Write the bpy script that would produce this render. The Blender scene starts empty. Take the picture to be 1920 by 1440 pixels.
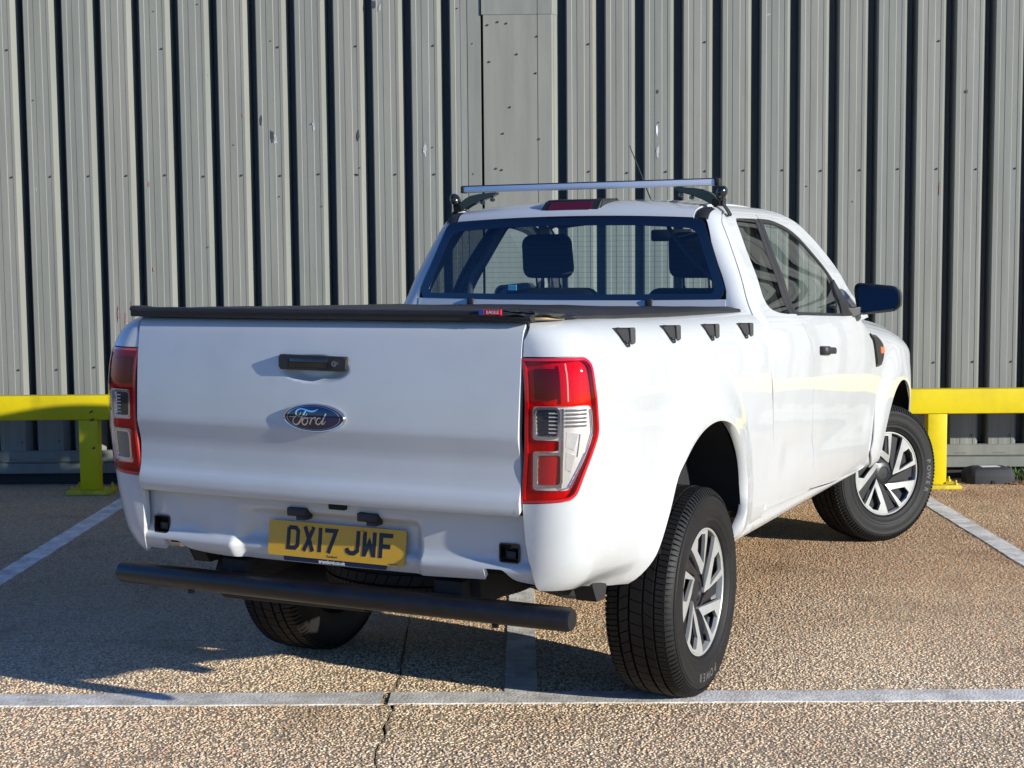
import bpy, bmesh, math, random
from bisect import bisect_right
import numpy as np
from mathutils import Vector, Matrix, noise
from mathutils.geometry import delaunay_2d_cdt

random.seed(7); np.random.seed(7)
scene = bpy.context.scene
COL = scene.collection

# ------------------------------------------------------------------ camera
PITCH, ROLL, YAW, CAMH = math.radians(4.975), math.radians(-.4843), math.radians(.5688), 1.6043
fw = Vector((-math.sin(YAW)*math.cos(PITCH), math.cos(YAW)*math.cos(PITCH), -math.sin(PITCH)))
rt = Vector((math.cos(YAW), math.sin(YAW), 0)); up = rt.cross(fw)
r2 = rt*math.cos(ROLL)+up*math.sin(ROLL); u2 = up*math.cos(ROLL)-rt*math.sin(ROLL)
cam = bpy.data.cameras.new('camera'); camo = bpy.data.objects.new('camera', cam); COL.objects.link(camo)
M = Matrix((r2, u2, -fw)).transposed().to_4x4(); M.translation = Vector((0, 0, CAMH))
camo.matrix_world = M
cam.sensor_fit = 'HORIZONTAL'; cam.sensor_width = 36; cam.lens = 2787.58/1920*36
cam.clip_start = .05; cam.clip_end = 500
scene.camera = camo

# ------------------------------------------------------------------ light
SUN_AZ, SUN_EL = 32.8, 15.9          # degrees from +X towards the camera side, elevation
SUN_STRENGTH, SKY_STRENGTH, EXPOSURE = 4.6, .070, .57
a, e = math.radians(SUN_AZ), math.radians(SUN_EL)
sdir = Vector((math.cos(a)*math.cos(e), -math.sin(a)*math.cos(e), math.sin(e)))
world = bpy.data.worlds.new('World'); scene.world = world; world.use_nodes = True
wn = world.node_tree.nodes; wl = world.node_tree.links
sky = wn.new('ShaderNodeTexSky'); sky.sky_type = 'NISHITA'; sky.sun_disc = False
sky.sun_elevation = e; sky.sun_rotation = math.atan2(sdir.x, sdir.y)
sky.altitude = 50; sky.air_density = 1.0; sky.dust_density = .25; sky.ozone_density = 1.5
bg = wn['Background']; bg.inputs[1].default_value = SKY_STRENGTH
hs_ = wn.new('ShaderNodeHueSaturation'); hs_.inputs['Saturation'].default_value = 1.2
tn_ = wn.new('ShaderNodeVectorMath'); tn_.operation = 'MULTIPLY'; tn_.inputs[1].default_value = (.54, .94, 1.80)
wl.new(sky.outputs[0], hs_.inputs['Color']); wl.new(hs_.outputs[0], tn_.inputs[0]); wl.new(tn_.outputs[0], bg.inputs[0])
sl = bpy.data.lights.new('sun', 'SUN'); sl.energy = SUN_STRENGTH; sl.angle = math.radians(.53); sl.color = (1, .97, .90)
so = bpy.data.objects.new('sun', sl); COL.objects.link(so); so.location = sdir*30
so.rotation_euler = (-sdir).to_track_quat('-Z', 'Y').to_euler()
vs = scene.view_settings; vs.view_transform = 'Standard'; vs.look = 'None'; vs.gamma = 1; vs.exposure = EXPOSURE
scene.render.engine = 'CYCLES'
try: vs.use_curve_mapping = False
except Exception: pass

# ------------------------------------------------------------------ materials
def newmat(name):
    m = bpy.data.materials.new(name); m.use_nodes = True
    return m, m.node_tree.nodes, m.node_tree.links, m.node_tree.nodes['Principled BSDF']

def simple(name, col, rough=.5, metal=0, coat=0, coatr=.03, bump=0, bscale=200, var=0, vscale=6, spec=.5):
    m, n, l, b = newmat(name)
    b.inputs['Base Color'].default_value = (*col, 1); b.inputs['Roughness'].default_value = rough
    b.inputs['Metallic'].default_value = metal; b.inputs['Coat Weight'].default_value = coat
    b.inputs['Coat Roughness'].default_value = coatr; b.inputs['Specular IOR Level'].default_value = spec
    tc = n.new('ShaderNodeTexCoord')
    if var:
        t = n.new('ShaderNodeTexNoise'); t.inputs['Scale'].default_value = vscale; t.inputs['Detail'].default_value = 8
        t.inputs['Roughness'].default_value = .65
        l.new(tc.outputs['Object'], t.inputs['Vector'])
        r = n.new('ShaderNodeMapRange'); r.inputs['From Min'].default_value = .3; r.inputs['From Max'].default_value = .7
        r.inputs['To Min'].default_value = 1-var; r.inputs['To Max'].default_value = 1+var*.5
        l.new(t.outputs['Fac'], r.inputs['Value'])
        mx = n.new('ShaderNodeVectorMath'); mx.operation = 'SCALE'; mx.inputs[0].default_value = col
        l.new(r.outputs[0], mx.inputs['Scale']); l.new(mx.outputs[0], b.inputs['Base Color'])
        r3 = n.new('ShaderNodeMapRange'); r3.inputs['To Min'].default_value = max(rough-.12, .02); r3.inputs['To Max'].default_value = min(rough+.15, 1)
        l.new(t.outputs['Fac'], r3.inputs['Value']); l.new(r3.outputs[0], b.inputs['Roughness'])
    if bump:
        t2 = n.new('ShaderNodeTexNoise'); t2.inputs['Scale'].default_value = bscale; t2.inputs['Detail'].default_value = 4
        l.new(tc.outputs['Object'], t2.inputs['Vector'])
        bp = n.new('ShaderNodeBump'); bp.inputs['Strength'].default_value = bump; bp.inputs['Distance'].default_value = .002
        l.new(t2.outputs['Fac'], bp.inputs['Height']); l.new(bp.outputs[0], b.inputs['Normal'])
    return m

def thin_glass(name, tint, ior=1.5, rough=0., refl=1.0):
    m, n, l, b = newmat(name); n.remove(b)
    out = n['Material Output']
    tr = n.new('ShaderNodeBsdfTransparent'); tr.inputs[0].default_value = (*tint, 1)
    gl = n.new('ShaderNodeBsdfGlossy'); gl.inputs['Roughness'].default_value = rough; gl.inputs[0].default_value = (refl, refl, refl, 1)
    fr = n.new('ShaderNodeFresnel'); ge = n.new('ShaderNodeNewGeometry'); mr = n.new('ShaderNodeMapRange')   # thin sheet: same reflectance from both sides
    mr.inputs['To Min'].default_value = ior; mr.inputs['To Max'].default_value = 1/ior; l.new(ge.outputs['Backfacing'], mr.inputs['Value']); l.new(mr.outputs[0], fr.inputs[0])
    mx = n.new('ShaderNodeMixShader'); l.new(fr.outputs[0], mx.inputs[0]); l.new(tr.outputs[0], mx.inputs[1]); l.new(gl.outputs[0], mx.inputs[2])
    l.new(mx.outputs[0], out.inputs[0]); return m

def paint_mat():
    m, n, l, b = newmat('white_paint')
    b.inputs['Coat Weight'].default_value = .9; b.inputs['Coat Roughness'].default_value = .012
    b.inputs['Roughness'].default_value = .42
    tc = n.new('ShaderNodeTexCoord')
    t = n.new('ShaderNodeTexNoise'); t.inputs['Scale'].default_value = 2.2; t.inputs['Detail'].default_value = 10; t.inputs['Roughness'].default_value = .7
    l.new(tc.outputs['Object'], t.inputs['Vector'])
    cr = n.new('ShaderNodeValToRGB'); cr.color_ramp.elements[0].position = .28; cr.color_ramp.elements[0].color = (.485, .498, .487, 1)
    cr.color_ramp.elements[1].position = .55; cr.color_ramp.elements[1].color = (.535, .548, .537, 1)
    l.new(t.outputs['Fac'], cr.inputs[0])
    # road film towards the lower panels, blotchy
    sp = n.new('ShaderNodeSeparateXYZ'); l.new(tc.outputs['Object'], sp.inputs[0])
    t3 = n.new('ShaderNodeTexNoise'); t3.inputs['Scale'].default_value = 9; t3.inputs['Detail'].default_value = 9; t3.inputs['Roughness'].default_value = .75
    l.new(tc.outputs['Object'], t3.inputs['Vector'])
    mr = n.new('ShaderNodeMapRange'); mr.inputs['From Min'].default_value = .75; mr.inputs['From Max'].default_value = .48; l.new(sp.outputs['Z'], mr.inputs['Value'])
    mr.inputs['To Max'].default_value = .55
    mul = n.new('ShaderNodeMath'); mul.operation = 'MULTIPLY'; l.new(mr.outputs[0], mul.inputs[0]); l.new(t3.outputs['Fac'], mul.inputs[1])
    mx = n.new('ShaderNodeMix'); mx.data_type = 'RGBA'; l.new(mul.outputs[0], mx.inputs['Factor']); l.new(cr.outputs[0], mx.inputs[6]); mx.inputs[7].default_value = (.36, .32, .27, 1)
    l.new(mx.outputs[2], b.inputs['Base Color'])
    # gentle panel waviness in the clear coat
    t2 = n.new('ShaderNodeTexNoise'); t2.inputs['Scale'].default_value = 3.2; t2.inputs['Detail'].default_value = 1.5
    l.new(tc.outputs['Object'], t2.inputs['Vector'])
    bp = n.new('ShaderNodeBump'); bp.inputs['Strength'].default_value = .22; bp.inputs['Distance'].default_value = .006
    l.new(t2.outputs['Fac'], bp.inputs['Height']); l.new(bp.outputs[0], b.inputs['Coat Normal']); l.new(bp.outputs[0], b.inputs['Normal'])
    return m

MT = {}
MT['paint'] = paint_mat()
MT['black'] = simple('black_plastic', (.022, .021, .021), .5, bump=.15, bscale=400, var=.25, vscale=14)
MT['gloss'] = simple('gloss_black', (.012, .012, .013), .18, coat=.6)
MT['dark'] = simple('dark_underbody', (.018, .016, .014), .85, var=.5, vscale=8)
MT['void'] = simple('shadowed_cavity_lining', (.012, .012, .012), .9)
MT['rubber'] = simple('tyre_rubber', (.011, .0103, .0095), .58, spec=.28, bump=.25, bscale=260, var=.35, vscale=10)
MT['silver'] = simple('wheel_cover_silver', (.40, .40, .375), .36, metal=.3, coat=.3, var=.06, vscale=20)
MT['wheelblack'] = simple('wheel_cover_black', (.010, .010, .011), .4, coat=.15)
MT['steel'] = simple('brake_steel', (.28, .27, .26), .4, metal=.8)
MT['chrome'] = simple('chrome', (.75, .76, .78), .08, metal=1)
MT['alu'] = simple('roof_bar_aluminium', (.78, .80, .84), .42, metal=.55, bump=.05, bscale=300)
MT['vinyl'] = simple('cover_vinyl', (.020, .020, .019), .55, bump=.5, bscale=420, var=.3, vscale=5)
MT['tube'] = simple('painted_tube_black', (.007, .007, .008), .38, bump=.25, bscale=40, var=.6, vscale=14)
MT['badgeblue'] = simple('badge_blue', (.004, .008, .05), .12, coat=1)
MT['plate'] = simple('plate_yellow', (.66, .355, .010), .42, coat=.25, var=.06, vscale=30)
MT['plateblack'] = simple('plate_black', (.012, .012, .022), .45)
MT['dealer'] = simple('dealer_strip_navy', (.006, .008, .035), .35)
MT['printwhite'] = simple('print_white', (.7, .72, .75), .5)
MT['printred'] = simple('print_red', (.55, .01, .02), .5)
MT['printblue'] = simple('print_blue', (.02, .06, .3), .5)
MT['orange'] = simple('indicator_orange', (.75, .17, .03), .2, coat=.8)
MT['redhousing'] = simple('lamp_red_reflector', (.56, .032, .05), .45, bump=.9, bscale=90)
MT['redrim'] = simple('lamp_red_rim', (.55, .010, .020), .12, coat=.8)
MT['reflector'] = simple('lamp_reflector', (.86, .80, .77), .30, metal=.45, bump=.3, bscale=60)
MT['darkred'] = simple('lamp_dark_red', (.10, .004, .006), .25, coat=.8)
MT['redlens'] = thin_glass('red_lens', (.90, .016, .045), 1.42, .03)
MT['clearlens'] = thin_glass('clear_lens', (.88, .88, .86), 1.5, .02)
MT['glass'] = thin_glass('window_glass', (.84, .92, .90), 1.5)
MT['glassdark'] = thin_glass('privacy_glass', (.20, .22, .21), 1.62)
MT['glassrear'] = thin_glass('rear_window_glass', (.86, .95, .96), 1.62)
MT['frit'] = simple('window_frit_black', (.008, .008, .010), .12, coat=.6)
MT['seat'] = simple('seat_fabric', (.018, .020, .026), .9, bump=.3, bscale=300)
MT['interior'] = simple('interior_plastic', (.035, .036, .040), .75)
MT['liner'] = simple('headliner', (.16, .16, .16), .95)
MT['mirrorglass'] = simple('mirror_glass', (.055, .058, .065), .02, metal=1)
MT['tyretext'] = simple('tyre_lettering', (.09, .088, .082), .6)
MT['redplastic'] = simple('brake_light_red', (.11, .005, .007), .18, coat=.8)

# ------------------------------------------------------------------ helpers
def link(o, parent=None):
    COL.objects.link(o)
    if parent: o.parent = parent
    return o

def mk(name, verts, faces, mat, parent=None, smooth=True, sharp=35):
    me = bpy.data.meshes.new(name); me.from_pydata([tuple(v) for v in verts], [], [tuple(f) for f in faces]); me.update()
    me.materials.append(MT[mat] if isinstance(mat, str) else mat)
    if smooth:
        me.polygons.foreach_set('use_smooth', [True]*len(me.polygons))
        if sharp: me.set_sharp_from_angle(angle=math.radians(sharp))
    return link(bpy.data.objects.new(name, me), parent)

def bmo(name, bm, mat, parent=None, smooth=True, sharp=35):
    me = bpy.data.meshes.new(name); bmesh.ops.recalc_face_normals(bm, faces=bm.faces); bm.to_mesh(me); bm.free()
    me.materials.append(MT[mat] if isinstance(mat, str) else mat)
    if smooth:
        me.polygons.foreach_set('use_smooth', [True]*len(me.polygons))
        if sharp: me.set_sharp_from_angle(angle=math.radians(sharp))
    return link(bpy.data.objects.new(name, me), parent)

def bm_box(bm, x0, x1, y0, y1, z0, z1, bev=0, seg=2, mat=None):
    M_ = Matrix.Translation(((x0+x1)/2, (y0+y1)/2, (z0+z1)/2)) @ Matrix.Diagonal((x1-x0, y1-y0, z1-z0, 1))
    r = bmesh.ops.create_cube(bm, size=1, matrix=M_)
    vs_ = r['verts']
    if bev:
        es = list({ed for v in vs_ for ed in v.link_edges})
        r2_ = bmesh.ops.bevel(bm, geom=es, offset=bev, segments=seg, profile=.5, affect='EDGES')
        vs_ = list({v for f in r2_['faces'] for v in f.verts} | {v for v in vs_ if v.is_valid})
    if mat is not None: bmesh.ops.transform(bm, matrix=mat, verts=[v for v in vs_ if v.is_valid])
    return vs_

def box(name, x0, x1, y0, y1, z0, z1, mat, parent=None, bev=.004, seg=2):
    bm = bmesh.new(); bm_box(bm, x0, x1, y0, y1, z0, z1, bev, seg); return bmo(name, bm, mat, parent)

def bm_tube(bm, pts, r, n=12, cap=True):
    pts = [Vector(p) for p in pts]; rs = r if isinstance(r, (list, tuple)) else [r]*len(pts)
    rings = []; prev = None
    for i, p in enumerate(pts):
        t = (pts[min(i+1, len(pts)-1)]-pts[max(i-1, 0)]).normalized()
        if prev is None:
            q = Vector((0, 0, 1)) if abs(t.z) < .9 else Vector((1, 0, 0)); s = t.cross(q).normalized()
        else: s = (prev-t*prev.dot(t)).normalized()
        prev = s; w = t.cross(s)
        rings.append([bm.verts.new(p+(s*math.cos(2*math.pi*k/n)+w*math.sin(2*math.pi*k/n))*rs[i]) for k in range(n)])
    for A, B in zip(rings, rings[1:]):
        for k in range(n): bm.faces.new((A[k], A[(k+1) % n], B[(k+1) % n], B[k]))
    if cap: bm.faces.new(rings[0][::-1]); bm.faces.new(rings[-1])

def tube(name, pts, r, mat, parent=None, n=12):
    bm = bmesh.new(); bm_tube(bm, pts, r, n); return bmo(name, bm, mat, parent)

def bm_prism(bm, poly, mapf, d0, d1):
    """2D polygon extruded: mapf(u,v,d)->xyz"""
    A = [bm.verts.new(mapf(u, v, d0)) for u, v in poly]; B = [bm.verts.new(mapf(u, v, d1)) for u, v in poly]
    bm.faces.new(A); bm.faces.new(B[::-1]); n = len(poly)
    for i in range(n): bm.faces.new((A[i], B[i], B[(i+1) % n], A[(i+1) % n]))

def round_poly(pts, r, seg=5):
    out = []; n = len(pts)
    for i in range(n):
        p0, p1, p2 = Vector(pts[i-1]), Vector(pts[i]), Vector(pts[(i+1) % n])
        rr = r[i] if isinstance(r, (list, tuple)) else r
        a_, b_ = (p0-p1), (p2-p1)
        if rr <= 0: out.append(tuple(p1)); continue
        d = min(rr, a_.length*.48, b_.length*.48); A = p1+a_.normalized()*d; B = p1+b_.normalized()*d
        for k in range(seg+1):
            t = k/seg; out.append(tuple(A*(1-t)**2+p1*2*t*(1-t)+B*t*t))
    return out

def crom(pts, sub=5):
    """open Catmull-Rom"""
    P = [Vector(p) for p in pts]; P = [P[0]*2-P[1]]+P+[P[-1]*2-P[-2]]; out = []
    for i in range(1, len(P)-2):
        for k in range(sub):
            t = k/sub; a_, b_, c_, d_ = P[i-1], P[i], P[i+1], P[i+2]
            out.append(tuple(.5*((2*b_)+(c_-a_)*t+(2*a_-5*b_+4*c_-d_)*t*t+(3*b_-a_-3*c_+d_)*t**3)))
    out.append(tuple(P[-2])); return out

def densify(poly, step):
    out = []; n = len(poly)
    for i in range(n):
        a_, b_ = poly[i], poly[(i+1) % n]; d = math.hypot(b_[0]-a_[0], b_[1]-a_[1])
        if d < 1e-5: continue
        k = max(1, int(math.ceil(d/step)))
        for j in range(k): out.append((a_[0]+(b_[0]-a_[0])*j/k, a_[1]+(b_[1]-a_[1])*j/k))
    return out

def inside(px, py, poly):
    r = np.zeros(len(px), bool); n = len(poly); j = n-1
    for i in range(n):
        xi, yi = poly[i]; xj, yj = poly[j]
        if yi != yj:
            c = ((yi > py) != (yj > py)) & (px < (xj-xi)*(py-yi)/(yj-yi)+xi); r ^= c
        j = i
    return r

def panel(name, outer, fn, mat, parent=None, holes=(), step=.03, off=0., thick=.014, mirror=False, flange=True, refine=()):
    loops = [densify(outer, step)]+[densify(h, step) for h in holes]
    V = []; E_ = []
    for lp in loops:
        s = len(V); V += lp; E_ += [(s+i, s+(i+1) % len(lp)) for i in range(len(lp))]
    A = np.array(V); x0, y0 = A.min(0); x1, y1 = A.max(0)
    gx, gy = np.meshgrid(np.arange(x0+step/2, x1, step), np.arange(y0+step/2, y1, step))
    gx = gx.copy(); gx[1::2] += step/2
    G = np.stack([gx.ravel(), gy.ravel()], 1)
    for ra, rb, rc, rd, rs_ in refine:
        G = G[~((G[:, 0] > ra) & (G[:, 0] < rb) & (G[:, 1] > rc) & (G[:, 1] < rd))]
        hx, hy = np.meshgrid(np.arange(ra, rb, rs_), np.arange(rc, rd, rs_)); hx = hx.copy(); hx[1::2] += rs_/2
        G = np.concatenate([G, np.stack([hx.ravel(), hy.ravel()], 1)])
    def inn(Q):
        k = inside(Q[:, 0], Q[:, 1], loops[0])
        for h in loops[1:]: k &= ~inside(Q[:, 0], Q[:, 1], h)
        return k
    G = G[inn(G)]
    if len(G):
        keep = np.ones(len(G), bool)
        for i in range(0, len(A), 200):
            d = np.min(np.hypot(G[:, None, 0]-A[None, i:i+200, 0], G[:, None, 1]-A[None, i:i+200, 1]), axis=1); keep &= d > step*.32
        G = G[keep]
    allv = [Vector((float(v[0]), float(v[1]))) for v in list(V)+list(map(tuple, G))]
    cv, ce, cf, ov, oe, of = delaunay_2d_cdt(allv, E_, [], 0, 1e-6)
    C = np.array([(v.x, v.y) for v in cv])
    F = [tuple(f) for f in cf]
    cen = np.array([C[list(f)].mean(0) for f in F]); k = inn(cen); F = [f for f, q in zip(F, k) if q]
    P = []; N = []
    h = 1e-3
    for u, v in C:
        p = Vector(fn(u, v)); n_ = (Vector(fn(u+h, v))-Vector(fn(u-h, v))).cross(Vector(fn(u, v+h))-Vector(fn(u, v-h)))
        n_.normalize(); P.append(p+n_*off); N.append(n_)
    faces = []; 
    for f in F:
        a_, b_, c_ = C[f[0]], C[f[1]], C[f[2]]
        if (b_[0]-a_[0])*(c_[1]-a_[1])-(b_[1]-a_[1])*(c_[0]-a_[0]) < 0: f = f[::-1]
        faces.append(tuple(f))
    LN = [N[i] for f in faces for i in f]
    if flange:
        cnt = {}
        for f in faces:
            for i in range(len(f)): 
                e_ = (f[i], f[(i+1) % len(f)]); cnt[e_] = 1
        bnd = [e_ for e_ in cnt if (e_[1], e_[0]) not in cnt]
        idx = {}
        for a_, b_ in bnd:
            for i in (a_, b_):
                if i not in idx: idx[i] = len(P); P.append(P[i]-N[i]*thick)
        for a_, b_ in bnd:
            q = (b_, a_, idx[a_], idx[b_]); faces.append(q)
            fnrm = (P[a_]-P[b_]).cross(P[idx[a_]]-P[b_]).normalized()
            # slight roll of the shading at the edge
            LN += [(fnrm*.8+N[b_]*.6).normalized(), (fnrm*.8+N[a_]*.6).normalized(), fnrm, fnrm]
    if mirror:
        P = [Vector((-p.x, p.y, p.z)) for p in P]; nf = []; nl = []; i = 0
        for f in faces:
            ln = LN[i:i+len(f)]; i += len(f); nf.append(f[::-1]); nl += [Vector((-q.x, q.y, q.z)) for q in ln[::-1]]
        faces, LN = nf, nl
    me = bpy.data.meshes.new(name); me.from_pydata([tuple(p) for p in P], [], faces); me.update()
    me.polygons.foreach_set('use_smooth', [True]*len(me.polygons))
    me.normals_split_custom_set([tuple(q) for q in LN])
    me.materials.append(MT[mat] if isinstance(mat, str) else mat)
    return link(bpy.data.objects.new(name, me), parent)

def text_obj(name, s, size, mat, parent, mw, extrude=.0004, align='CENTER', shear=0, offset=0):
    cu = bpy.data.curves.new(name, 'FONT'); cu.body = s; cu.size = size; cu.extrude = extrude; cu.align_x = align; cu.align_y = 'CENTER'; cu.shear = shear; cu.offset = offset
    t = bpy.data.objects.new(name+'_tmp', cu); COL.objects.link(t)
    me = bpy.data.meshes.new_from_object(t); bpy.data.objects.remove(t)
    me.name = name; me.materials.clear(); me.materials.append(MT[mat]); me.transform(mw)
    return link(bpy.data.objects.new(name, me), parent)

def bm_stroke(bm, pts, w, mapf, d0, d1):
    """thick polyline with mitred joints in 2D, mapped by mapf(u,v,d); w scalar or list"""
    P = [Vector(p) for p in pts]; n = len(P); L = []; R = []
    for i in range(n):
        ww = w[i] if isinstance(w, (list, tuple)) else w
        t0 = (P[i]-P[i-1]).normalized() if i else (P[1]-P[0]).normalized()
        t1 = (P[i+1]-P[i]).normalized() if i < n-1 else t0
        m_ = (t0+t1); m_ = m_.normalized() if m_.length > 1e-6 else t0
        nn = Vector((-m_.y, m_.x)); c = max(.4, nn.dot(Vector((-t0.y, t0.x))))
        L.append(P[i]+nn*ww/2/c); R.append(P[i]-nn*ww/2/c)
    T = [(bm.verts.new(mapf(*L[i], d1)), bm.verts.new(mapf(*R[i], d1)), bm.verts.new(mapf(*L[i], d0)), bm.verts.new(mapf(*R[i], d0))) for i in range(n)]
    for A, B in zip(T, T[1:]):
        bm.faces.new((A[0], A[1], B[1], B[0])); bm.faces.new((A[2], B[2], B[3], A[3]))
        bm.faces.new((A[0], B[0], B[2], A[2])); bm.faces.new((A[1], A[3], B[3], B[1]))
    bm.faces.new((T[0][0], T[0][2], T[0][3], T[0][1])); bm.faces.new((T[-1][0], T[-1][1], T[-1][3], T[-1][2]))

def tag(o, label, cat=None, group=None, kind=None):
    if label: o['label'] = label
    if cat: o['category'] = cat
    if group: o['group'] = group
    if kind: o['kind'] = kind
    return o

# ================================================================== SETTING
# ---- ground: dark bedding sheet with exposed-aggregate slabs on it
def aggregate_mat():
    m, n, l, b = newmat('exposed_aggregate')
    tc = n.new('ShaderNodeTexCoord')
    v = n.new('ShaderNodeTexVoronoi'); v.inputs['Scale'].default_value = 95; v.inputs['Randomness'].default_value = 1
    l.new(tc.outputs['Object'], v.inputs['Vector'])
    cr = n.new('ShaderNodeValToRGB'); el = cr.color_ramp.elements
    el[0].position = 0; el[0].color = (.34, .24, .14, 1); el[1].position = 1; el[1].color = (.66, .54, .34, 1)
    for p, c in ((.3, (.48, .35, .20)), (.5, (.58, .46, .27)), (.75, (.54, .40, .24))):
        x = el.new(p); x.color = (*c, 1)
    sp = n.new('ShaderNodeSeparateColor'); l.new(v.outputs['Color'], sp.inputs[0]); l.new(sp.outputs[0], cr.inputs[0])
    mr = n.new('ShaderNodeMapRange'); mr.inputs['From Min'].default_value = .25; mr.inputs['From Max'].default_value = .75; l.new(v.outputs['Distance'], mr.inputs['Value'])
    mx = n.new('ShaderNodeMix'); mx.data_type = 'RGBA'; l.new(mr.outputs[0], mx.inputs['Factor']); l.new(cr.outputs[0], mx.inputs[6]); mx.inputs[7].default_value = (.33, .25, .15, 1)
    l.new(mx.outputs[2], b.inputs['Base Color']); b.inputs['Roughness'].default_value = .85
    bp = n.new('ShaderNodeBump'); bp.invert = True; bp.inputs['Strength'].default_value = .6; bp.inputs['Distance'].default_value = .004
    l.new(v.outputs['Distance'], bp.inputs['Height']); l.new(bp.outputs[0], b.inputs['Normal'])
    return m
MT['aggregate'] = aggregate_mat()

def pebble_mat():
    m, n, l, b = newmat('flint_pebble')
    oi = n.new('ShaderNodeObjectInfo'); tc = n.new('ShaderNodeNewGeometry')
    cr = n.new('ShaderNodeValToRGB'); el = cr.color_ramp.elements; cr.color_ramp.interpolation = 'CONSTANT'
    cols = [(0.825, 0.64, 0.407), (0.836, 0.715, 0.483), (0.734, 0.525, 0.319), (0.836, 0.665, 0.414), (0.679, 0.46, 0.285), (0.836, 0.715, 0.517), (0.788, 0.59, 0.359), (0.652, 0.517, 0.353), (0.834, 0.575, 0.333), (0.836, 0.697, 0.471), (0.715, 0.491, 0.306), (0.509, 0.385, 0.259), (0.836, 0.715, 0.471)]
    el[0].position = 0; el[0].color = (*cols[0], 1); el[1].position = 1/len(cols); el[1].color = (*cols[1], 1)
    for i, c in enumerate(cols[2:], 2):
        x = el.new(i/len(cols)); x.color = (*c, 1)
    l.new(oi.outputs['Random'], cr.inputs[0])
    # broad tonal drift over the yard: browner, greyer patches
    t = n.new('ShaderNodeTexNoise'); t.inputs['Scale'].default_value = .55; t.inputs['Detail'].default_value = 5; l.new(tc.outputs['Position'], t.inputs['Vector'])
    mr = n.new('ShaderNodeMapRange'); mr.inputs['From Min'].default_value = .35; mr.inputs['From Max'].default_value = .7; mr.inputs['To Max'].default_value = .55; l.new(t.outputs['Fac'], mr.inputs['Value'])
    mx = n.new('ShaderNodeMix'); mx.data_type = 'RGBA'; mx.blend_type = 'MULTIPLY'; l.new(mr.outputs[0], mx.inputs['Factor']); l.new(cr.outputs[0], mx.inputs[6]); mx.inputs[7].default_value = (.80, .60, .50, 1)
    # surface turns darker and browner towards the wall
    sx = n.new('ShaderNodeSeparateXYZ'); l.new(tc.outputs['Position'], sx.inputs[0])
    m2 = n.new('ShaderNodeMapRange'); m2.inputs['From Min'].default_value = 5.4; m2.inputs['From Max'].default_value = 7.2; m2.inputs['To Max'].default_value = .8; l.new(sx.outputs['Y'], m2.inputs['Value'])
    mx2 = n.new('ShaderNodeMix'); mx2.data_type = 'RGBA'; mx2.blend_type = 'MULTIPLY'; l.new(m2.outputs[0], mx2.inputs['Factor']); l.new(mx.outputs[2], mx2.inputs[6]); mx2.inputs[7].default_value = (.56, .42, .29, 1)
    t5 = n.new('ShaderNodeTexNoise'); t5.inputs['Scale'].default_value = 1.9; t5.inputs['Detail'].default_value = 7; t5.inputs['Distortion'].default_value = .6; l.new(tc.outputs['Position'], t5.inputs['Vector'])
    m5 = n.new('ShaderNodeMapRange'); m5.inputs['From Min'].default_value = .54; m5.inputs['From Max'].default_value = .70; m5.inputs['To Max'].default_value = .75; l.new(t5.outputs['Fac'], m5.inputs['Value'])
    mx5 = n.new('ShaderNodeMix'); mx5.data_type = 'RGBA'; mx5.blend_type = 'MULTIPLY'; l.new(m5.outputs[0], mx5.inputs['Factor']); l.new(mx2.outputs[2], mx5.inputs[6]); mx5.inputs[7].default_value = (.55, .47, .40, 1)
    l.new(mx5.outputs[2], b.inputs['Base Color']); b.inputs['Roughness'].default_value = .7
    return m
MT['pebble'] = pebble_mat()

CRK = crom([(-.60, 12), (-.565, 9.5), (-.545, 8), (-.53, 6.57), (-.512, 6.0), (-.496, 5.48), (-.512, 5.37), (-.535, 5.31), (-.50, 5.23), (-.487, 5.15), (-.492, 5.05), (-.497, 4.95), (-.486, 4.86), (-.500, 4.7), (-.483, 4.55), (-.49, 4.3), (-.48, 3.0), (-.5, 0), (-.5, -6)], 4)[::-1]
CRK = [(x+.008*noise.noise((0, y*9, 3))+.005*noise.noise((4, y*31, 3))+.003*noise.noise((2, y*75, 6)), y) for x, y in densify(CRK, .02)[:-1] if y < 12.01]
CRK = [c for i, c in enumerate(CRK) if i == 0 or c[1] > CRK[i-1][1]]
def crackx(y):
    ys = [c[1] for c in CRK]; return np.interp(y, ys, [c[0] for c in CRK])
def crackw(y):
    return .0022+(.008*max(0, noise.noise((8, y*7, 1)))+.004*max(0, noise.noise((3, y*40, 1))))*(1 if y < 5.6 else .35)
JY = 6.115
gm = [(-60, -60, -.014), (60, -60, -.014), (60, 60, -.014), (-60, 60, -.014)]
ground = tag(mk('ground', gm, [(0, 1, 2, 3)], simple('bedding_dark', (.035, .030, .025), .95, bump=.4, bscale=80), smooth=False), None, kind='structure')
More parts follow.
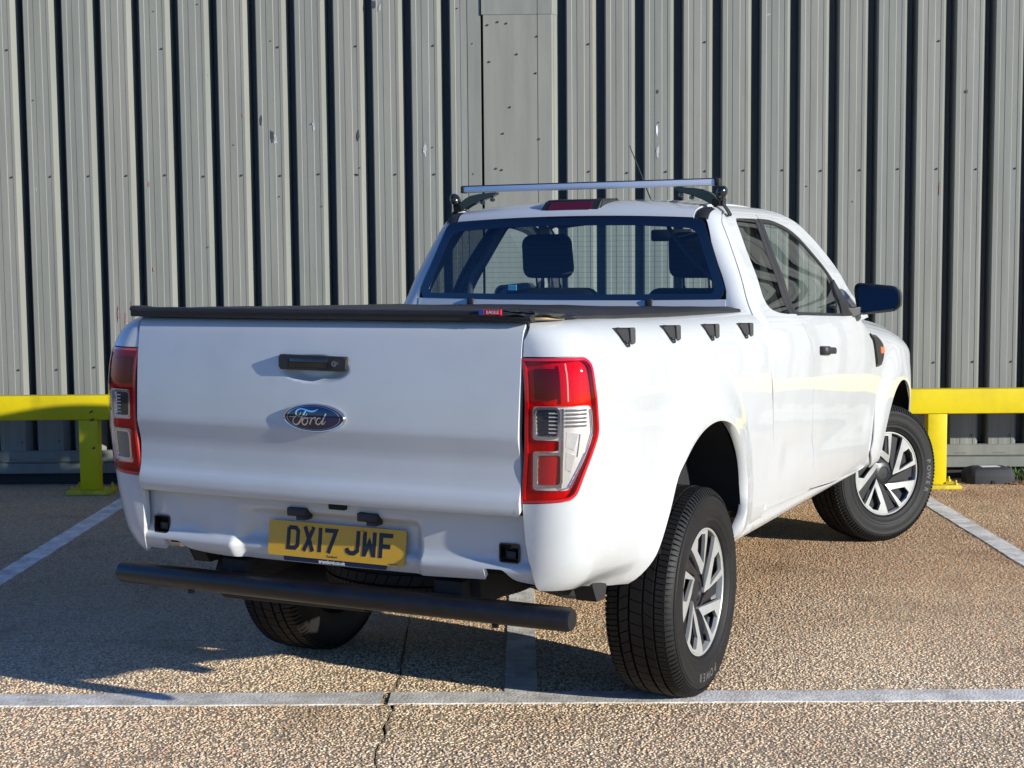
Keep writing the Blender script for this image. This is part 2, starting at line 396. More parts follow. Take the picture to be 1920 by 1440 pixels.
def slab(x_side, y0, y1, xo):
    ys = [y for y in np.arange(y0, y1+1e-6, .012 if y1 < 7 else .03)]; ys[-1] = y1
    V = []; F = []
    for y in ys:
        xc = crackx(y)+(-1 if x_side < 0 else 1)*crackw(y)
        V += [(xo, y, 0), (xc, y, 0), (xc, y, -.02)]
    for i in range(len(ys)-1):
        a_ = i*3
        F.append((a_, a_+1, a_+4, a_+3)); F.append((a_+1, a_+2, a_+5, a_+4))
    k = len(V); V += [(V[0][0], y0, -.02), (V[1][0], y0, -.02), (V[-3][0], y1, -.02), (V[-2][0], y1, -.02)]
    F += [(0, k, k+1, 1), (len(ys)*3-3, len(ys)*3-2, k+3, k+2)]
    bm = bmesh.new(); vv = [bm.verts.new(v) for v in V]
    for f in F: bm.faces.new([vv[i] for i in f])
    o = bmo('concrete_slab', bm, 'aggregate', ground, smooth=False)
    if o.data.polygons[0].normal.z < 0: o.data.flip_normals()
    return o
for xs, xo in ((-1, -14), (1, 14)):
    slab(xs, -5.9, JY-.004, xo); slab(xs, JY+.004, 11.9, xo)

# ---- painted bay lines
def line_mat():
    m, n, l, b = newmat('worn_line_paint')
    tc = n.new('ShaderNodeTexCoord')
    t = n.new('ShaderNodeTexNoise'); t.inputs['Scale'].default_value = 7; t.inputs['Detail'].default_value = 12; t.inputs['Roughness'].default_value = .75; l.new(tc.outputs['Object'], t.inputs['Vector'])
    cr = n.new('ShaderNodeValToRGB'); el = cr.color_ramp.elements; el[0].position = .36; el[0].color = (.42, .385, .32, 1); el[1].position = .60; el[1].color = (.80, .765, .68, 1)
    l.new(t.outputs['Fac'], cr.inputs[0]); l.new(cr.outputs[0], b.inputs['Base Color']); b.inputs['Roughness'].default_value = .8
    v = n.new('ShaderNodeTexVoronoi'); v.inputs['Scale'].default_value = 90; l.new(tc.outputs['Object'], v.inputs['Vector'])
    bp = n.new('ShaderNodeBump'); bp.invert = True; bp.inputs['Strength'].default_value = .35; bp.inputs['Distance'].default_value = .004
    l.new(v.outputs['Distance'], bp.inputs['Height']); l.new(bp.outputs[0], b.inputs['Normal'])
    return m
MT['line'] = line_mat()
LINES = []
def bay_line(name, p0, p1, w, label, z=.0052):
    p0, p1 = Vector(p0), Vector(p1); d = (p1-p0); L = d.length; d.normalize(); nn = Vector((-d.y, d.x))
    LINES.append((p0, d, nn, L, w))
    n_ = int(L/.02); V = []; F = []
    for i in range(n_+1):
        c = p0+d*L*i/n_
        ja = .004*noise.noise((c.x*30, c.y*30, 1))+.005*noise.noise((c.x*6, c.y*6, 9)); jb = .004*noise.noise((c.x*30, c.y*30, 5))+.005*noise.noise((c.x*6, c.y*6, 13))
        A = c+nn*(w/2+ja); B = c-nn*(w/2+jb)
        zz = z+.0012*noise.noise((c.x*12, c.y*12, 2))
        V += [(A.x, A.y, -.001), (A.x, A.y, zz), (B.x, B.y, zz), (B.x, B.y, -.001)]
    for i in range(n_):
        k = i*4
        for j in range(3): F.append((k+j, k+j+1, k+5+j, k+4+j))
    o = mk(name, V, F, 'line', ground, smooth=False); o['label'] = label
    if o.data.polygons[1].normal.z < 0: o.data.flip_normals()
    return o
bay_line('parking_line', (-6.5, 5.272), (crackx(5.272)-.012, 5.274), .145, 'worn white front line of the bays left of the crack')
bay_line('parking_line', (crackx(5.272)+.014, 5.274), (6.5, 5.268), .135, 'worn white front line of the bays right of the crack', .0056)
bay_line('parking_line', (-.031, 5.345), (-.031, 9.95), .118, 'white bay line running under the pickup')
bay_line('parking_line', (-2.655, 5.35), (-2.665, 9.95), .12, 'white bay line left of the pickup')
bay_line('parking_line', (2.585, 5.345), (2.575, 9.95), .12, 'white bay line right of the pickup')

# ---- pebbles of the exposed aggregate (too many to count)
def pebbles():
    N = 430000
    r = np.random.rand(N, 2); y = np.sqrt(3.6**2+(10.75**2-3.6**2)*r[:, 0]); hw = .40*y+.7; x = (r[:, 1]*2-1)*hw
    # jitter-thin to a more even spread
    key = np.floor(x/.0086).astype(np.int64)*100000+np.floor(y/.0086).astype(np.int64)
    _, ix = np.unique(key, return_index=True); x = x[ix]; y = y[ix]
    k = np.abs(y-JY) > .006
    ys = np.array([c[1] for c in CRK]); xs = np.array([c[0] for c in CRK]); k &= np.abs(x-np.interp(y, ys, xs)) > .009
    for p0, d, nn, L, w in LINES:
        u = (x-p0.x)*d.x+(y-p0.y)*d.y; v = (x-p0.x)*nn.x+(y-p0.y)*nn.y
        k &= ~((np.abs(v) < w/2-.001) & (u > 0) & (u < L))
    x = x[k]; y = y[k]
    z = -.0012+.0016*np.random.rand(len(x))
    me = bpy.data.meshes.new('pebbles'); me.vertices.add(len(x)); me.vertices.foreach_set('co', np.stack([x, y, z], 1).ravel().astype(np.float32)); me.update()
    o = link(bpy.data.objects.new('aggregate_pebbles', me))
    tag(o, 'tan and brown flint pebbles set in the concrete yard', 'pebbles', kind='stuff')
    bm = bmesh.new(); bmesh.ops.create_icosphere(bm, subdivisions=1, radius=1)
    for v in bm.verts: v.co *= 1+.22*noise.noise(v.co*1.7+Vector((3, 1, 7)))
    src = bpy.data.meshes.new('pebble_shape'); bm.to_mesh(src); bm.free(); src.materials.append(MT['pebble']); src.polygons.foreach_set('use_smooth', [True]*len(src.polygons))
    so_ = bpy.data.objects.new('pebble_shape', src)           # not linked: only instanced
    g = bpy.data.node_groups.new('pebble_scatter', 'GeometryNodeTree')
    g.interface.new_socket('Geometry', in_out='INPUT', socket_type='NodeSocketGeometry'); g.interface.new_socket('Geometry', in_out='OUTPUT', socket_type='NodeSocketGeometry')
    nd, lk = g.nodes, g.links
    gi = nd.new('NodeGroupInput'); go = nd.new('NodeGroupOutput'); inst = nd.new('GeometryNodeInstanceOnPoints'); ob = nd.new('GeometryNodeObjectInfo'); ob.inputs[0].default_value = so_
    rr = nd.new('FunctionNodeRandomValue'); rr.data_type = 'FLOAT_VECTOR'; rr.inputs[0].default_value = (-.28, -.28, 0); rr.inputs[1].default_value = (.28, .28, 6.283)
    rs = nd.new('FunctionNodeRandomValue'); rs.data_type = 'FLOAT_VECTOR'; rs.inputs[0].default_value = (.0050, .0036, .0022); rs.inputs[1].default_value = (.0102, .0064, .0041); rs.inputs['Seed'].default_value = 5
    e2r = nd.new('FunctionNodeEulerToRotation')
    lk.new(rr.outputs[0], e2r.inputs[0]); lk.new(e2r.outputs[0], inst.inputs['Rotation']); lk.new(rs.outputs[0], inst.inputs['Scale'])
    lk.new(gi.outputs[0], inst.inputs['Points']); lk.new(ob.outputs['Geometry'], inst.inputs['Instance']); lk.new(inst.outputs[0], go.inputs[0])
    md = o.modifiers.new('scatter', 'NODES'); md.node_group = g
    return o
pebbles()

# ---- profiled metal cladding
def clad_mat(name, base, seed):
    m, n, l, b = newmat(name)
    g = n.new('ShaderNodeNewGeometry'); mp = n.new('ShaderNodeMapping'); mp.inputs['Location'].default_value = (seed, 0, seed*2); l.new(g.outputs['Position'], mp.inputs['Vector'])
    st = n.new('ShaderNodeMapping'); st.inputs['Scale'].default_value = (9, 1, .5); l.new(mp.outputs[0], st.inputs['Vector'])
    t = n.new('ShaderNodeTexNoise'); t.inputs['Scale'].default_value = 1.6; t.inputs['Detail'].default_value = 9; t.inputs['Roughness'].default_value = .65; l.new(st.outputs[0], t.inputs['Vector'])
    r = n.new('ShaderNodeMapRange'); r.inputs['From Min'].default_value = .3; r.inputs['From Max'].default_value = .72; r.inputs['To Min'].default_value = .86; r.inputs['To Max'].default_value = 1.1; l.new(t.outputs['Fac'], r.inputs['Value'])
    sc = n.new('ShaderNodeVectorMath'); sc.operation = 'SCALE'; sc.inputs[0].default_value = base; l.new(r.outputs[0], sc.inputs['Scale'])
    # paint chips down to primer, sparse, plus grey scuffs
    t2 = n.new('ShaderNodeTexNoise'); t2.inputs['Scale'].default_value = 14; t2.inputs['Detail'].default_value = 6; t2.inputs['Roughness'].default_value = .8; l.new(mp.outputs[0], t2.inputs['Vector'])
    t4 = n.new('ShaderNodeTexNoise'); t4.inputs['Scale'].default_value = 1.1; t4.inputs['Detail'].default_value = 2; l.new(mp.outputs[0], t4.inputs['Vector'])
    ad = n.new('ShaderNodeMath'); ad.operation = 'MULTIPLY'; l.new(t2.outputs['Fac'], ad.inputs[0]); l.new(t4.outputs['Fac'], ad.inputs[1])
    th = n.new('ShaderNodeMapRange'); th.inputs['From Min'].default_value = .455; th.inputs['From Max'].default_value = .465; l.new(ad.outputs[0], th.inputs['Value'])
    ch = n.new('ShaderNodeMix'); ch.data_type = 'RGBA'; l.new(th.outputs[0], ch.inputs['Factor']); l.new(sc.outputs[0], ch.inputs[6]); ch.inputs[7].default_value = (.42, .40, .38, 1)
    wn_ = n.new('ShaderNodeTexNoise'); wn_.inputs['Scale'].default_value = 55; wn_.inputs['Detail'].default_value = 3; l.new(mp.outputs[0], wn_.inputs['Vector'])
    th2 = n.new('ShaderNodeMapRange'); th2.inputs['From Min'].default_value = .765; th2.inputs['From Max'].default_value = .785; l.new(wn_.outputs['Fac'], th2.inputs['Value'])
    c2 = n.new('ShaderNodeMix'); c2.data_type = 'RGBA'; l.new(th2.outputs[0], c2.inputs['Factor']); l.new(ch.outputs[2], c2.inputs[6]); c2.inputs[7].default_value = (.05, .05, .05, 1)
    l.new(c2.outputs[2], b.inputs['Base Color']); b.inputs['Roughness'].default_value = .55; b.inputs['Specular IOR Level'].default_value = .35
    # oil-canning dents
    t3 = n.new('ShaderNodeTexNoise'); t3.inputs['Scale'].default_value = 5; t3.inputs['Detail'].default_value = 3; l.new(mp.outputs[0], t3.inputs['Vector'])
    bp = n.new('ShaderNodeBump'); bp.inputs['Strength'].default_value = .5; bp.inputs['Distance'].default_value = .006; l.new(t3.outputs['Fac'], bp.inputs['Height']); l.new(bp.outputs[0], b.inputs['Normal'])
    return m
MT['clad0'] = clad_mat('cladding_grey_a', (.204, .206, .176), 0); MT['clad1'] = clad_mat('cladding_grey_b', (.213, .213, .181), 5.3); MT['clad2'] = clad_mat('cladding_grey_c', (.197, .202, .174), 11.7)
MT['screw'] = simple('screw_head', (.10, .10, .10), .4, metal=.6)
MT['primer'] = simple('red_primer_scuff', (.36, .19, .17), .7, var=.5, vscale=60)
MT['baremetal'] = simple('bare_metal_scrape', (.45, .43, .42), .5, var=.5, vscale=40)
MT['darkscuff'] = simple('dark_scuff', (.05, .05, .055), .6, var=.5, vscale=40)

WY, DEP, PIT = 10.42, .058, .2682
X0 = 3.188                       # x of one valley start (black strip begins) at the right
wall = tag(link(bpy.data.objects.new('cladding_wall', None)), 'grey profiled metal cladding wall with dark vertical grooves behind the pickup', 'wall')
wall.location = (0, WY, 0)
# local profile over one pitch, x measured from the crest's left edge; y: + is into the wall
CW, SLP, VAL = .176, .034, .0372
prof = [(0, 0), (.030, 0), (.034, .0022), (.066, .0022), (.070, 0), (.116, 0), (.120, .0022), (.154, .0022), (.158, 0), (CW, 0), (CW+SLP, DEP), (CW+SLP+.001, .15), (PIT-.004, .15), (PIT-.008, .014), (PIT, 0)]
def rib_panel(x, w_mat, zb=.245, zt=5.2):
    V = []; F = []
    for px_, py_ in prof:
        V += [(x+px_, py_, zb), (x+px_, py_, zt)]
    for i in range(len(prof)-1): F.append((2*i, 2*i+2, 2*i+3, 2*i+1))
    return mk('cladding_rib', V, F, w_mat, wall, smooth=False)
starts = []
for k in range(-26, 38):
    xs_ = X0-(CW+SLP)+(-k)*PIT
    starts.append(xs_)
    rib_panel(xs_, 'clad%d' % ((k*7+3) % 3))
# flat cover sheet over two ribs
sb = bmesh.new()
px0, px1 = -.282, .200
V = [(px0, -.004), (px0, -.012), (px0+.30, -.012), (px0+.36, -.012), (px1-.11, -.012), (px1-.106, -.015), (px1-.012, -.015), (px1+.026, .03)]
for (xa, ya), (xb, yb) in zip(V, V[1:]):
    sb.faces.new([sb.verts.new(v) for v in ((xa, ya, .24), (xb, yb, .24), (xb, yb, 3.265), (xa, ya, 3.265))])
bmo('cover_sheet', sb, 'clad1', wall, smooth=False)
V = [(px0-.012, -.002), (px0-.012, -.016), (px1-.11, -.016), (px1-.106, -.019), (px1-.008, -.019), (px1+.030, .03)]
sb = bmesh.new()
for (xa, ya), (xb, yb) in zip(V, V[1:]):
    sb.faces.new([sb.verts.new(v) for v in ((xa, ya, 3.25), (xb, yb, 3.25), (xb, yb, 5.2), (xa, ya, 5.2))])
bmo('cover_sheet', sb, 'clad2', wall, smooth=False)
# lap edge strip left of the cover sheet
box('lap_strip', -.392, -.300, -.0035, .0, .245, 5.19, 'clad2', wall, bev=.0015, seg=1)
# base flashing: upper drip with tongue slots, lower kick strip
sb = bmesh.new()
for (y0_, z0_), (y1_, z1_) in zip([(.012, .25), (-.012, .245), (-.012, .172), (.004, .166)], [(-.012, .245), (-.012, .172), (.004, .166), (.004, .160)]):
    sb.faces.new([sb.verts.new(v) for v in ((-7, y0_, z0_), (-7, y1_, z1_), (10.2, y1_, z1_), (10.2, y0_, z0_))])
bmo('base_flashing', sb, 'clad0', wall, smooth=False)
box('kick_strip', -7, 10.2, -.004, .02, .085, .158, 'clad2', wall, bev=.003, seg=1)
box('plinth', -7, 10.2, .05, .5, -.01, .16, simple('plinth_dark', (.03, .03, .03), .9), wall, bev=0)
bm = bmesh.new()
for s_ in starts: bm_box(bm, s_+.03, s_+.115, -.0135, -.011, .186, .1885)
bmo('flashing_slots', bm, 'darkscuff', wall, smooth=False)['kind'] = 'stuff'
box('wall_backing', -7, 10.2, .16, .40, .16, 5.2, 'dark', wall, bev=0)
# fixing screws: rows plus strays
bm = bmesh.new(); rng = random.Random(3)
def screw(x, z, r=.0062, y=0):
    M_ = Matrix.Translation((x, y, z)) @ Matrix.Rotation(math.pi/2, 4, 'X')
    bmesh.ops.create_cone(bm, cap_ends=True, segments=10, radius1=r*1.25, radius2=r*1.2, depth=.004, matrix=M_)
    bmesh.ops.create_cone(bm, cap_ends=True, segments=6, radius1=r*.8, radius2=r*.75, depth=.016, matrix=M_)
for i, s_ in enumerate(starts):
    if s_ < -5 or s_ > 7 or (-.4 < s_+.1 < .22): continue
    for z, pr in ((2.17, 1), (.83, 1), (.315, 1), (4.1, 1), (3.05, .25)):
        if rng.random() < pr: screw(s_+.148+rng.uniform(-.004, .004), z+rng.uniform(-.008, .008))
    for _ in range(rng.randint(0, 2)): screw(s_+rng.choice((.05, .095, .1, .137, .165)), rng.uniform(.9, 3.4), .0036)
for x, z in ((-.25, 3.18), (-.18, 3.2), (-.12, 3.19), (-.24, 2.93), (-.05, 2.98), (.09, 3.1), (.08, 2.85), (-.1, 2.62), (-.15, 2.44), (.1, 2.4), (-.2, 2.2), (-.16, 2.19)): screw(x, z, .006, -.014)
o = bmo('fixing_screws', bm, 'screw', wall, smooth=False); o['kind'] = 'stuff'
# scrapes and primer scuffs with their own outline
def scuff(name, x, z, w, h, mat, n=11, y=-.0025, seed=0):
    rg = random.Random(seed); pts = []
    for i in range(n):
        t = 2*math.pi*i/n; k = .45+.75*rg.random(); pts.append((x+w/2*math.cos(t)*k, y, z+h/2*math.sin(t)*k))
    return mk(name, pts, [tuple(range(n))[::-1]], mat, wall, smooth=False)
for i, (px_, py_, w, h, mt) in enumerate([(700, 8, .03, .07, 'darkscuff'), (712, 15, .02, .06, 'baremetal'), (510, 255, .022, .11, 'darkscuff'), (516, 262, .03, .08, 'baremetal'), (672, 252, .022, .10, 'darkscuff'), (588, 236, .02, .07, 'baremetal'), (489, 225, .018, .09, 'darkscuff'), (456, 216, .02, .04, 'primer'), (279, 345, .016, .05, 'primer'), (797, 280, .03, .12, 'baremetal'), (1232, 245, .016, .1, 'printwhite'), (1233, 285, .026, .09, 'baremetal'), (1762, 352, .012, .11, 'primer'), (222, 590, .02, .12, 'primer'), (236, 600, .014, .1, 'primer'), (248, 575, .02, .09, 'primer'), (1233, 172, .02, .04, 'darkscuff'), (1812, 172, .02, .03, 'darkscuff'), (288, 505, .01, .05, 'primer')]):
    d = fw+r2*((px_-960)/2787.58)-u2*((py_-720)/2787.58); t = (WY-.003)/d.y
    scuff('paint_scrape', d.x*t, CAMH+d.z*t, w, h, mt, seed=i, y=-.0025-.0003*(i % 3))

# ---- yellow safety barrier
def yellow_mat():
    m, n, l, b = newmat('barrier_yellow')
    tc = n.new('ShaderNodeTexCoord')
    t = n.new('ShaderNodeTexNoise'); t.inputs['Scale'].default_value = 3; t.inputs['Detail'].default_value = 10; t.inputs['Roughness'].default_value = .7; l.new(tc.outputs['Object'], t.inputs['Vector'])
    cr = n.new('ShaderNodeValToRGB'); el = cr.color_ramp.elements; el[0].position = .35; el[0].color = (.56, .425, .004, 1); el[1].position = .6; el[1].color = (.67, .52, .003, 1); l.new(t.outputs['Fac'], cr.inputs[0])
    t2 = n.new('ShaderNodeTexNoise'); t2.inputs['Scale'].default_value = 26; t2.inputs['Detail'].default_value = 8; t2.inputs['Roughness'].default_value = .75; l.new(tc.outputs['Object'], t2.inputs['Vector'])
    mr = n.new('ShaderNodeMapRange'); mr.inputs['From Min'].default_value = .70; mr.inputs['From Max'].default_value = .72; l.new(t2.outputs['Fac'], mr.inputs['Value'])
    mx = n.new('ShaderNodeMix'); mx.data_type = 'RGBA'; l.new(mr.outputs[0], mx.inputs['Factor']); l.new(cr.outputs[0], mx.inputs[6]); mx.inputs[7].default_value = (.10, .055, .03, 1)
    l.new(mx.outputs[2], b.inputs['Base Color']); b.inputs['Roughness'].default_value = .5; b.inputs['Specular IOR Level'].default_value = .3
    bp = n.new('ShaderNodeBump'); bp.inputs['Strength'].default_value = .25; bp.inputs['Distance'].default_value = .003; l.new(t2.outputs['Fac'], bp.inputs['Height']); l.new(bp.outputs[0], b.inputs['Normal'])
    return m
MT['yellow'] = yellow_mat()
MT['yellowdirty'] = simple('barrier_yellow_dirty', (.62, .46, .02), .6, var=.35, vscale=25, bump=.5, bscale=60)
barrier = tag(link(bpy.data.objects.new('safety_barrier', None)), 'yellow steel box rail barrier on posts along the foot of the wall', 'barrier')
barrier.location = (0, 10, 0)
box('rail', -6.6, 9.4, 0, .10, .510, .676, 'yellow', barrier, bev=.006, seg=3)
for x in (-5.93, -2.978, -.06, 2.776, 5.72, 8.6):
    box('post', x-.068, x+.062, .004, .096, .030, .508, 'yellow', barrier, bev=.005, seg=2)
    p = box('base_plate', x-.15, x+.15, -.06, .16, .002, .030, 'yellowdirty', barrier, bev=.005, seg=2)
    bm = bmesh.new()
    for dx in (-.115, .115):
        for dy in (-.035, .135):
            M_ = Matrix.Translation((x+dx, dy, .036))
            bmesh.ops.create_cone(bm, cap_ends=True, segments=6, radius1=.016, radius2=.016, depth=.014, matrix=M_)
            bmesh.ops.create_cone(bm, cap_ends=True, segments=8, radius1=.008, radius2=.007, depth=.03, matrix=Matrix.Translation((x+dx, dy, .048)))
    bmo('anchor_bolts', bm, 'yellowdirty', p)['kind'] = 'stuff'
bm = bmesh.new()
for x, z, w in ((-2.955, .566, .028), (-2.95, .512, .03), (-2.945, .318, .02)):
    bm_box(bm, x-w/2, x+w/2, -.0012, .002, z-.006, z+.006, mat=Matrix.Translation((x, 0, z)) @ Matrix.Rotation(-.5, 4, 'Y') @ Matrix.Translation((-x, 0, -z)))
bmo('paint_chip', bm, 'darkscuff', barrier, smooth=False)['kind'] = 'stuff'

# ---- black rubber sign base and weeds by the wall
blk = tag(link(bpy.data.objects.new('rubber_foot_block', None)), 'low black rubber foot block with white sticker beside right barrier post', 'block')
blk.location = (3.20, 10.27, 0); blk.rotation_euler = (0, 0, math.radians(4))
bm = bmesh.new()
lv = [(.168, .10, .002), (.172, .104, .062), (.150, .085, .100), (.11, .055, .113)]
rings = []
for hx, hy, z in lv:
    c = min(hx, hy)*.42
    rings.append([bm.verts.new(v+(z,)) for v in ((-hx+c, -hy), (hx-c, -hy), (hx, -hy+c), (hx, hy-c), (hx-c, hy), (-hx+c, hy), (-hx, hy-c), (-hx, -hy+c))])
for A, B in zip(rings, rings[1:]):
    for i in range(8): bm.faces.new((A[i], A[(i+1) % 8], B[(i+1) % 8], B[i]))
bm.faces.new(rings[-1])
bmesh.ops.bevel(bm, geom=list(bm.edges), offset=.004, segments=1, affect='EDGES')
bmo('rubber_body', bm, simple('recycled_rubber', (.028, .028, .031), .75, bump=.6, bscale=120, var=.3), blk)
box('drain_notch', -.012, .012, -.1065, -.09, .002, .026, 'void', blk, bev=.001, seg=1)
box('white_sticker', -.06, .07, -.05, .02, .1128, .1150, simple('sticker_white', (.72, .70, .69), .6, var=.15, vscale=30), blk, bev=.001, seg=1)
def weeds():
    rg = random.Random(11); V = []; F = []
    for _ in range(170):
        x = 3.40+abs(rg.gauss(0, .22)); y = 10.31+rg.uniform(-.05, .08); h = rg.uniform(.03, .10); a_ = rg.uniform(0, 6.28); ln = rg.uniform(.2, .9)*h; w = rg.uniform(.006, .014)
        dx, dy = math.cos(a_), math.sin(a_); k = len(V)
        for t in (0, .4, .75, 1):
            ww = w*(1-abs(t-.4)*1.2)*.5+.0005; cx = x+dx*ln*t; cy = y+dy*ln*t; cz = h*(1-(1-t)**2)
            V += [(cx-dy*ww, cy+dx*ww, cz), (cx+dy*ww, cy-dx*ww, cz)]
        for j in range(3): F.append((k+2*j, k+2*j+1, k+2*j+3, k+2*j+2))
    o = mk('weeds', V, F, simple('weed_green', (.10, .16, .035), .6, var=.5, vscale=40)); tag(o, 'small green weeds growing at the foot of the wall', 'weeds', kind='stuff')
    V = []; F = []
    for _ in range(90):
        x = 3.3+abs(rg.gauss(0, .35)); y = 10.2+rg.uniform(-.08, .14); s = rg.uniform(.012, .03); a_ = rg.uniform(0, 6.28); k = len(V); z = rg.uniform(.006, .014)
        for t in range(5):
            q = a_+t*1.256; V.append((x+s*math.cos(q)*(1 if t % 2 else .7), y+s*.6*math.sin(q), z+.008*math.sin(q*2)))
        F.append(tuple(range(k, k+5)))
    o = mk('leaf_litter', V, F, simple('dry_leaf', (.30, .19, .10), .8, var=.5, vscale=30)); tag(o, 'dry brown leaf litter by the wall foot', 'leaves', kind='stuff')
weeds()

# ================================================================== PICKUP
truck = tag(link(bpy.data.objects.new('pickup_truck', None)), 'white extended-cab pickup truck seen from behind, front wheels turned right', 'pickup truck')
truck.location = (-.1691, 5.7022, 0); truck.rotation_euler = (0, 0, -math.radians(25.776))

def pch(xs, ys):
    n = len(xs); h = [xs[i+1]-xs[i] for i in range(n-1)]; d = [(ys[i+1]-ys[i])/h[i] for i in range(n-1)]
    m = [0.]*n; m[0] = d[0]; m[-1] = d[-1]
    for i in range(1, n-1):
        if d[i-1]*d[i] > 0:
            w1 = 2*h[i]+h[i-1]; w2 = h[i]+2*h[i-1]; m[i] = (w1+w2)/(w1/d[i-1]+w2/d[i])
    def f(x):
        x = min(max(x, xs[0]), xs[-1]); i = max(0, min(bisect_right(xs, x)-1, n-2)); t = (x-xs[i])/h[i]
        return (1+2*t)*(1-t)**2*ys[i]+t*(1-t)**2*h[i]*m[i]+t*t*(3-2*t)*ys[i+1]+t*t*(t-1)*h[i]*m[i+1]
    return f
def ss(a_, b_, x):
    t = min(max((x-a_)/(b_-a_), 0), 1); return t*t*(3-2*t)

_cz = pch([.44, .47, .50, .56, .65, .80, .95, 1.05, 1.15, 1.25, 1.30, 1.335, 1.36, 1.40, 1.50, 1.60, 1.70, 1.75, 1.785, 1.805, 1.815],
          [.80, .845, .868, .880, .886, .896, .906, .909, .907, .897, .887, .868, .850, .829, .789, .739, .688, .660, .628, .598, .570])
def cabX(y, z):
    x = _cz(z)-.016*max(0, (y-1.3)/1.2)**2*ss(1.2, 1.45, z)
    # lower door dish
    x -= .006*math.exp(-((z-.74)/.07)**2)*ss(.95, 1.1, y)*(1-ss(2.5, 2.65, y))
    return x
_fh = pch([2.3, 2.6, 3.0, 3.3, 3.6, 3.85, 4.0, 4.1], [1.275, 1.265, 1.232, 1.195, 1.135, 1.05, .96, .86])
def fenX(y, z):
    x = _cz(min(z, 1.2))
    r = math.hypot((y-3.24), (z-.50))
    x += .024*(1-ss(.42, .64, r))
    x -= .30*max(0, (y-3.45)/.7)**2.2
    h = _fh(y)
    x -= .115*max(0, (z-(h-.13))/.13)**2.2
    return x
def fenS(y, z): return (fenX(y, z), y, z)
_ba = pch([.50, .56, .585, .605, .63, .68, .79, .85, .95, 1.05, 1.156, 1.25, 1.29, 1.34, 1.38, 1.405, 1.415],
          [.70, .775, .815, .843, .862, .882, .898, .905, .915, .922, .923, .917, .908, .886, .853, .81, .77])
_bf = pch([.48, .50, .53, .56, .62, .70, .85, 1.0, 1.15, 1.25, 1.30, 1.34, 1.37, 1.395, 1.41],
          [.77, .815, .862, .878, .888, .893, .900, .906, .907, .902, .893, .875, .85, .81, .77])
def bedA(y, z):
    t = ss(-.95, -.35, y)
    x = _ba(z)*(1-t)+_bf(z+.022*ss(-.9, .6, y))*t
    r = math.hypot(y, (z-.58))
    x += .024*(1-ss(.46, .62, r))*ss(-.75, -.45, y)
    x += .006*math.exp(-((r-.44)/.022)**2)*ss(-.62, -.45, y)
    return x
_by = pch([.50, .60, .70, .85, 1.1, 1.3, 1.38, 1.405, 1.42], [-1.068, -1.096, -1.119, -1.135, -1.142, -1.131, -1.116, -1.095, -1.067])
RB = .14; LB = RB*math.pi/2
def bedP(p, z):
    yr = _by(z)
    if p <= 0: a_ = bedA(yr, z); return (a_-RB+p, yr, z)
    if p < LB:
        ph = p/RB; y = yr+RB-RB*math.cos(ph); a_ = bedA(y, z); return (a_-RB+RB*math.sin(ph), y, z)
    y = yr+RB+(p-LB); return (bedA(y, z), y, z)
def bed_p_y(y, z): return y-_by(z)-RB+LB
def bed_p_x(x, z):
    q = x-(bedA(_by(z), z)-RB)
    return q if q <= 0 else RB*math.asin(min(1, q/RB))
_tg = pch([.80, .822, .845, .87, .90, .98, 1.045, 1.06, 1.10, 1.25, 1.35, 1.385, 1.402, 1.410],
          [-1.12, -1.140, -1.151, -1.152, -1.141, -1.136, -1.150, -1.153, -1.151, -1.139, -1.126, -1.116, -1.10, -1.075])
def tgY(x, z):
    # scooped pocket behind the handle
    d = max(0, 1-((x-.004)/.135)**2-((z-1.250)/.046)**2)
    return _tg(z)-.018*(1-(x/.72)**2)+.022*ss(0, .8, d)
def tgS(x, z): return (x, tgY(x, z), z)
_yr = pch([1.20, 1.30, 1.43, 1.60, 1.747, 1.78, 1.80, 1.815], [.74, .75, .775, .81, .85, .872, .900, .95])
RC = .09; LC = RC*math.pi/2
def yrx(x, z): return _yr(z)-.025*max(0, 1-(x/.72)**2)
def cabS(Y, z):
    yr = _yr(z); p = Y-(yr+RC)+LC
    if p >= LC: return (cabX(Y, z), Y, z)
    a_ = cabX(yr+RC, z)
    if p >= 0: ph = p/RC; return (a_-RC+RC*math.sin(ph), yr+RC-RC*math.cos(ph), z)
    x = a_-RC+p; return (x, yrx(x, z), z)
def cab_Y_x(x, z):
    yr = _yr(z); q = x-(cabX(yr+RC, z)-RC); p = q if q <= 0 else RC*math.asin(min(1, q/RC))
    return p+yr+RC-LC
def rearS(x, z): return (x, yrx(x, z), z)

# ---------------------------------------------------------------- bed sides and rear corners
arch = crom([(-.55, .515), (-.515, .575), (-.480, .645), (-.428, .742), (-.362, .852), (-.285, .908), (-.182, .958), (-.068, .990), (.065, .999), (.200, .972), (.306, .911), (.384, .838), (.424, .765), (.438, .688), (.425, .607), (.40, .545), (.385, .500)], 4)
front = crom([(.772, .505), (.785, .564), (.859, .669), (.882, .735), (.861, .79), (.834, .90), (.811, 1.027), (.791, 1.137), (.768, 1.247), (.758, 1.311), (.745, 1.35), (.70, 1.378), (.62, 1.384)], 4)
GX = [(1.402, .726), (1.35, .722), (1.25, .722), (1.06, .718), (.90, .719), (.84, .720), (.80, .722), (.74, .724), (.69, .730), (.64, .738), (.610, .742)]
bed_out = [(bed_p_y(y, z), z) for y, z in arch]+[(bed_p_y(y, z), z) for y, z in front]
for y in (.3, 0, -.3, -.6, -.85, -.95): bed_out.append((bed_p_y(y, 1.40), 1.407-.022*ss(-.9, .6, y)))
bed_out += [(.10, 1.408), (.05, 1.408)]
bed_out += [(bed_p_x(x, z), z) for z, x in GX]
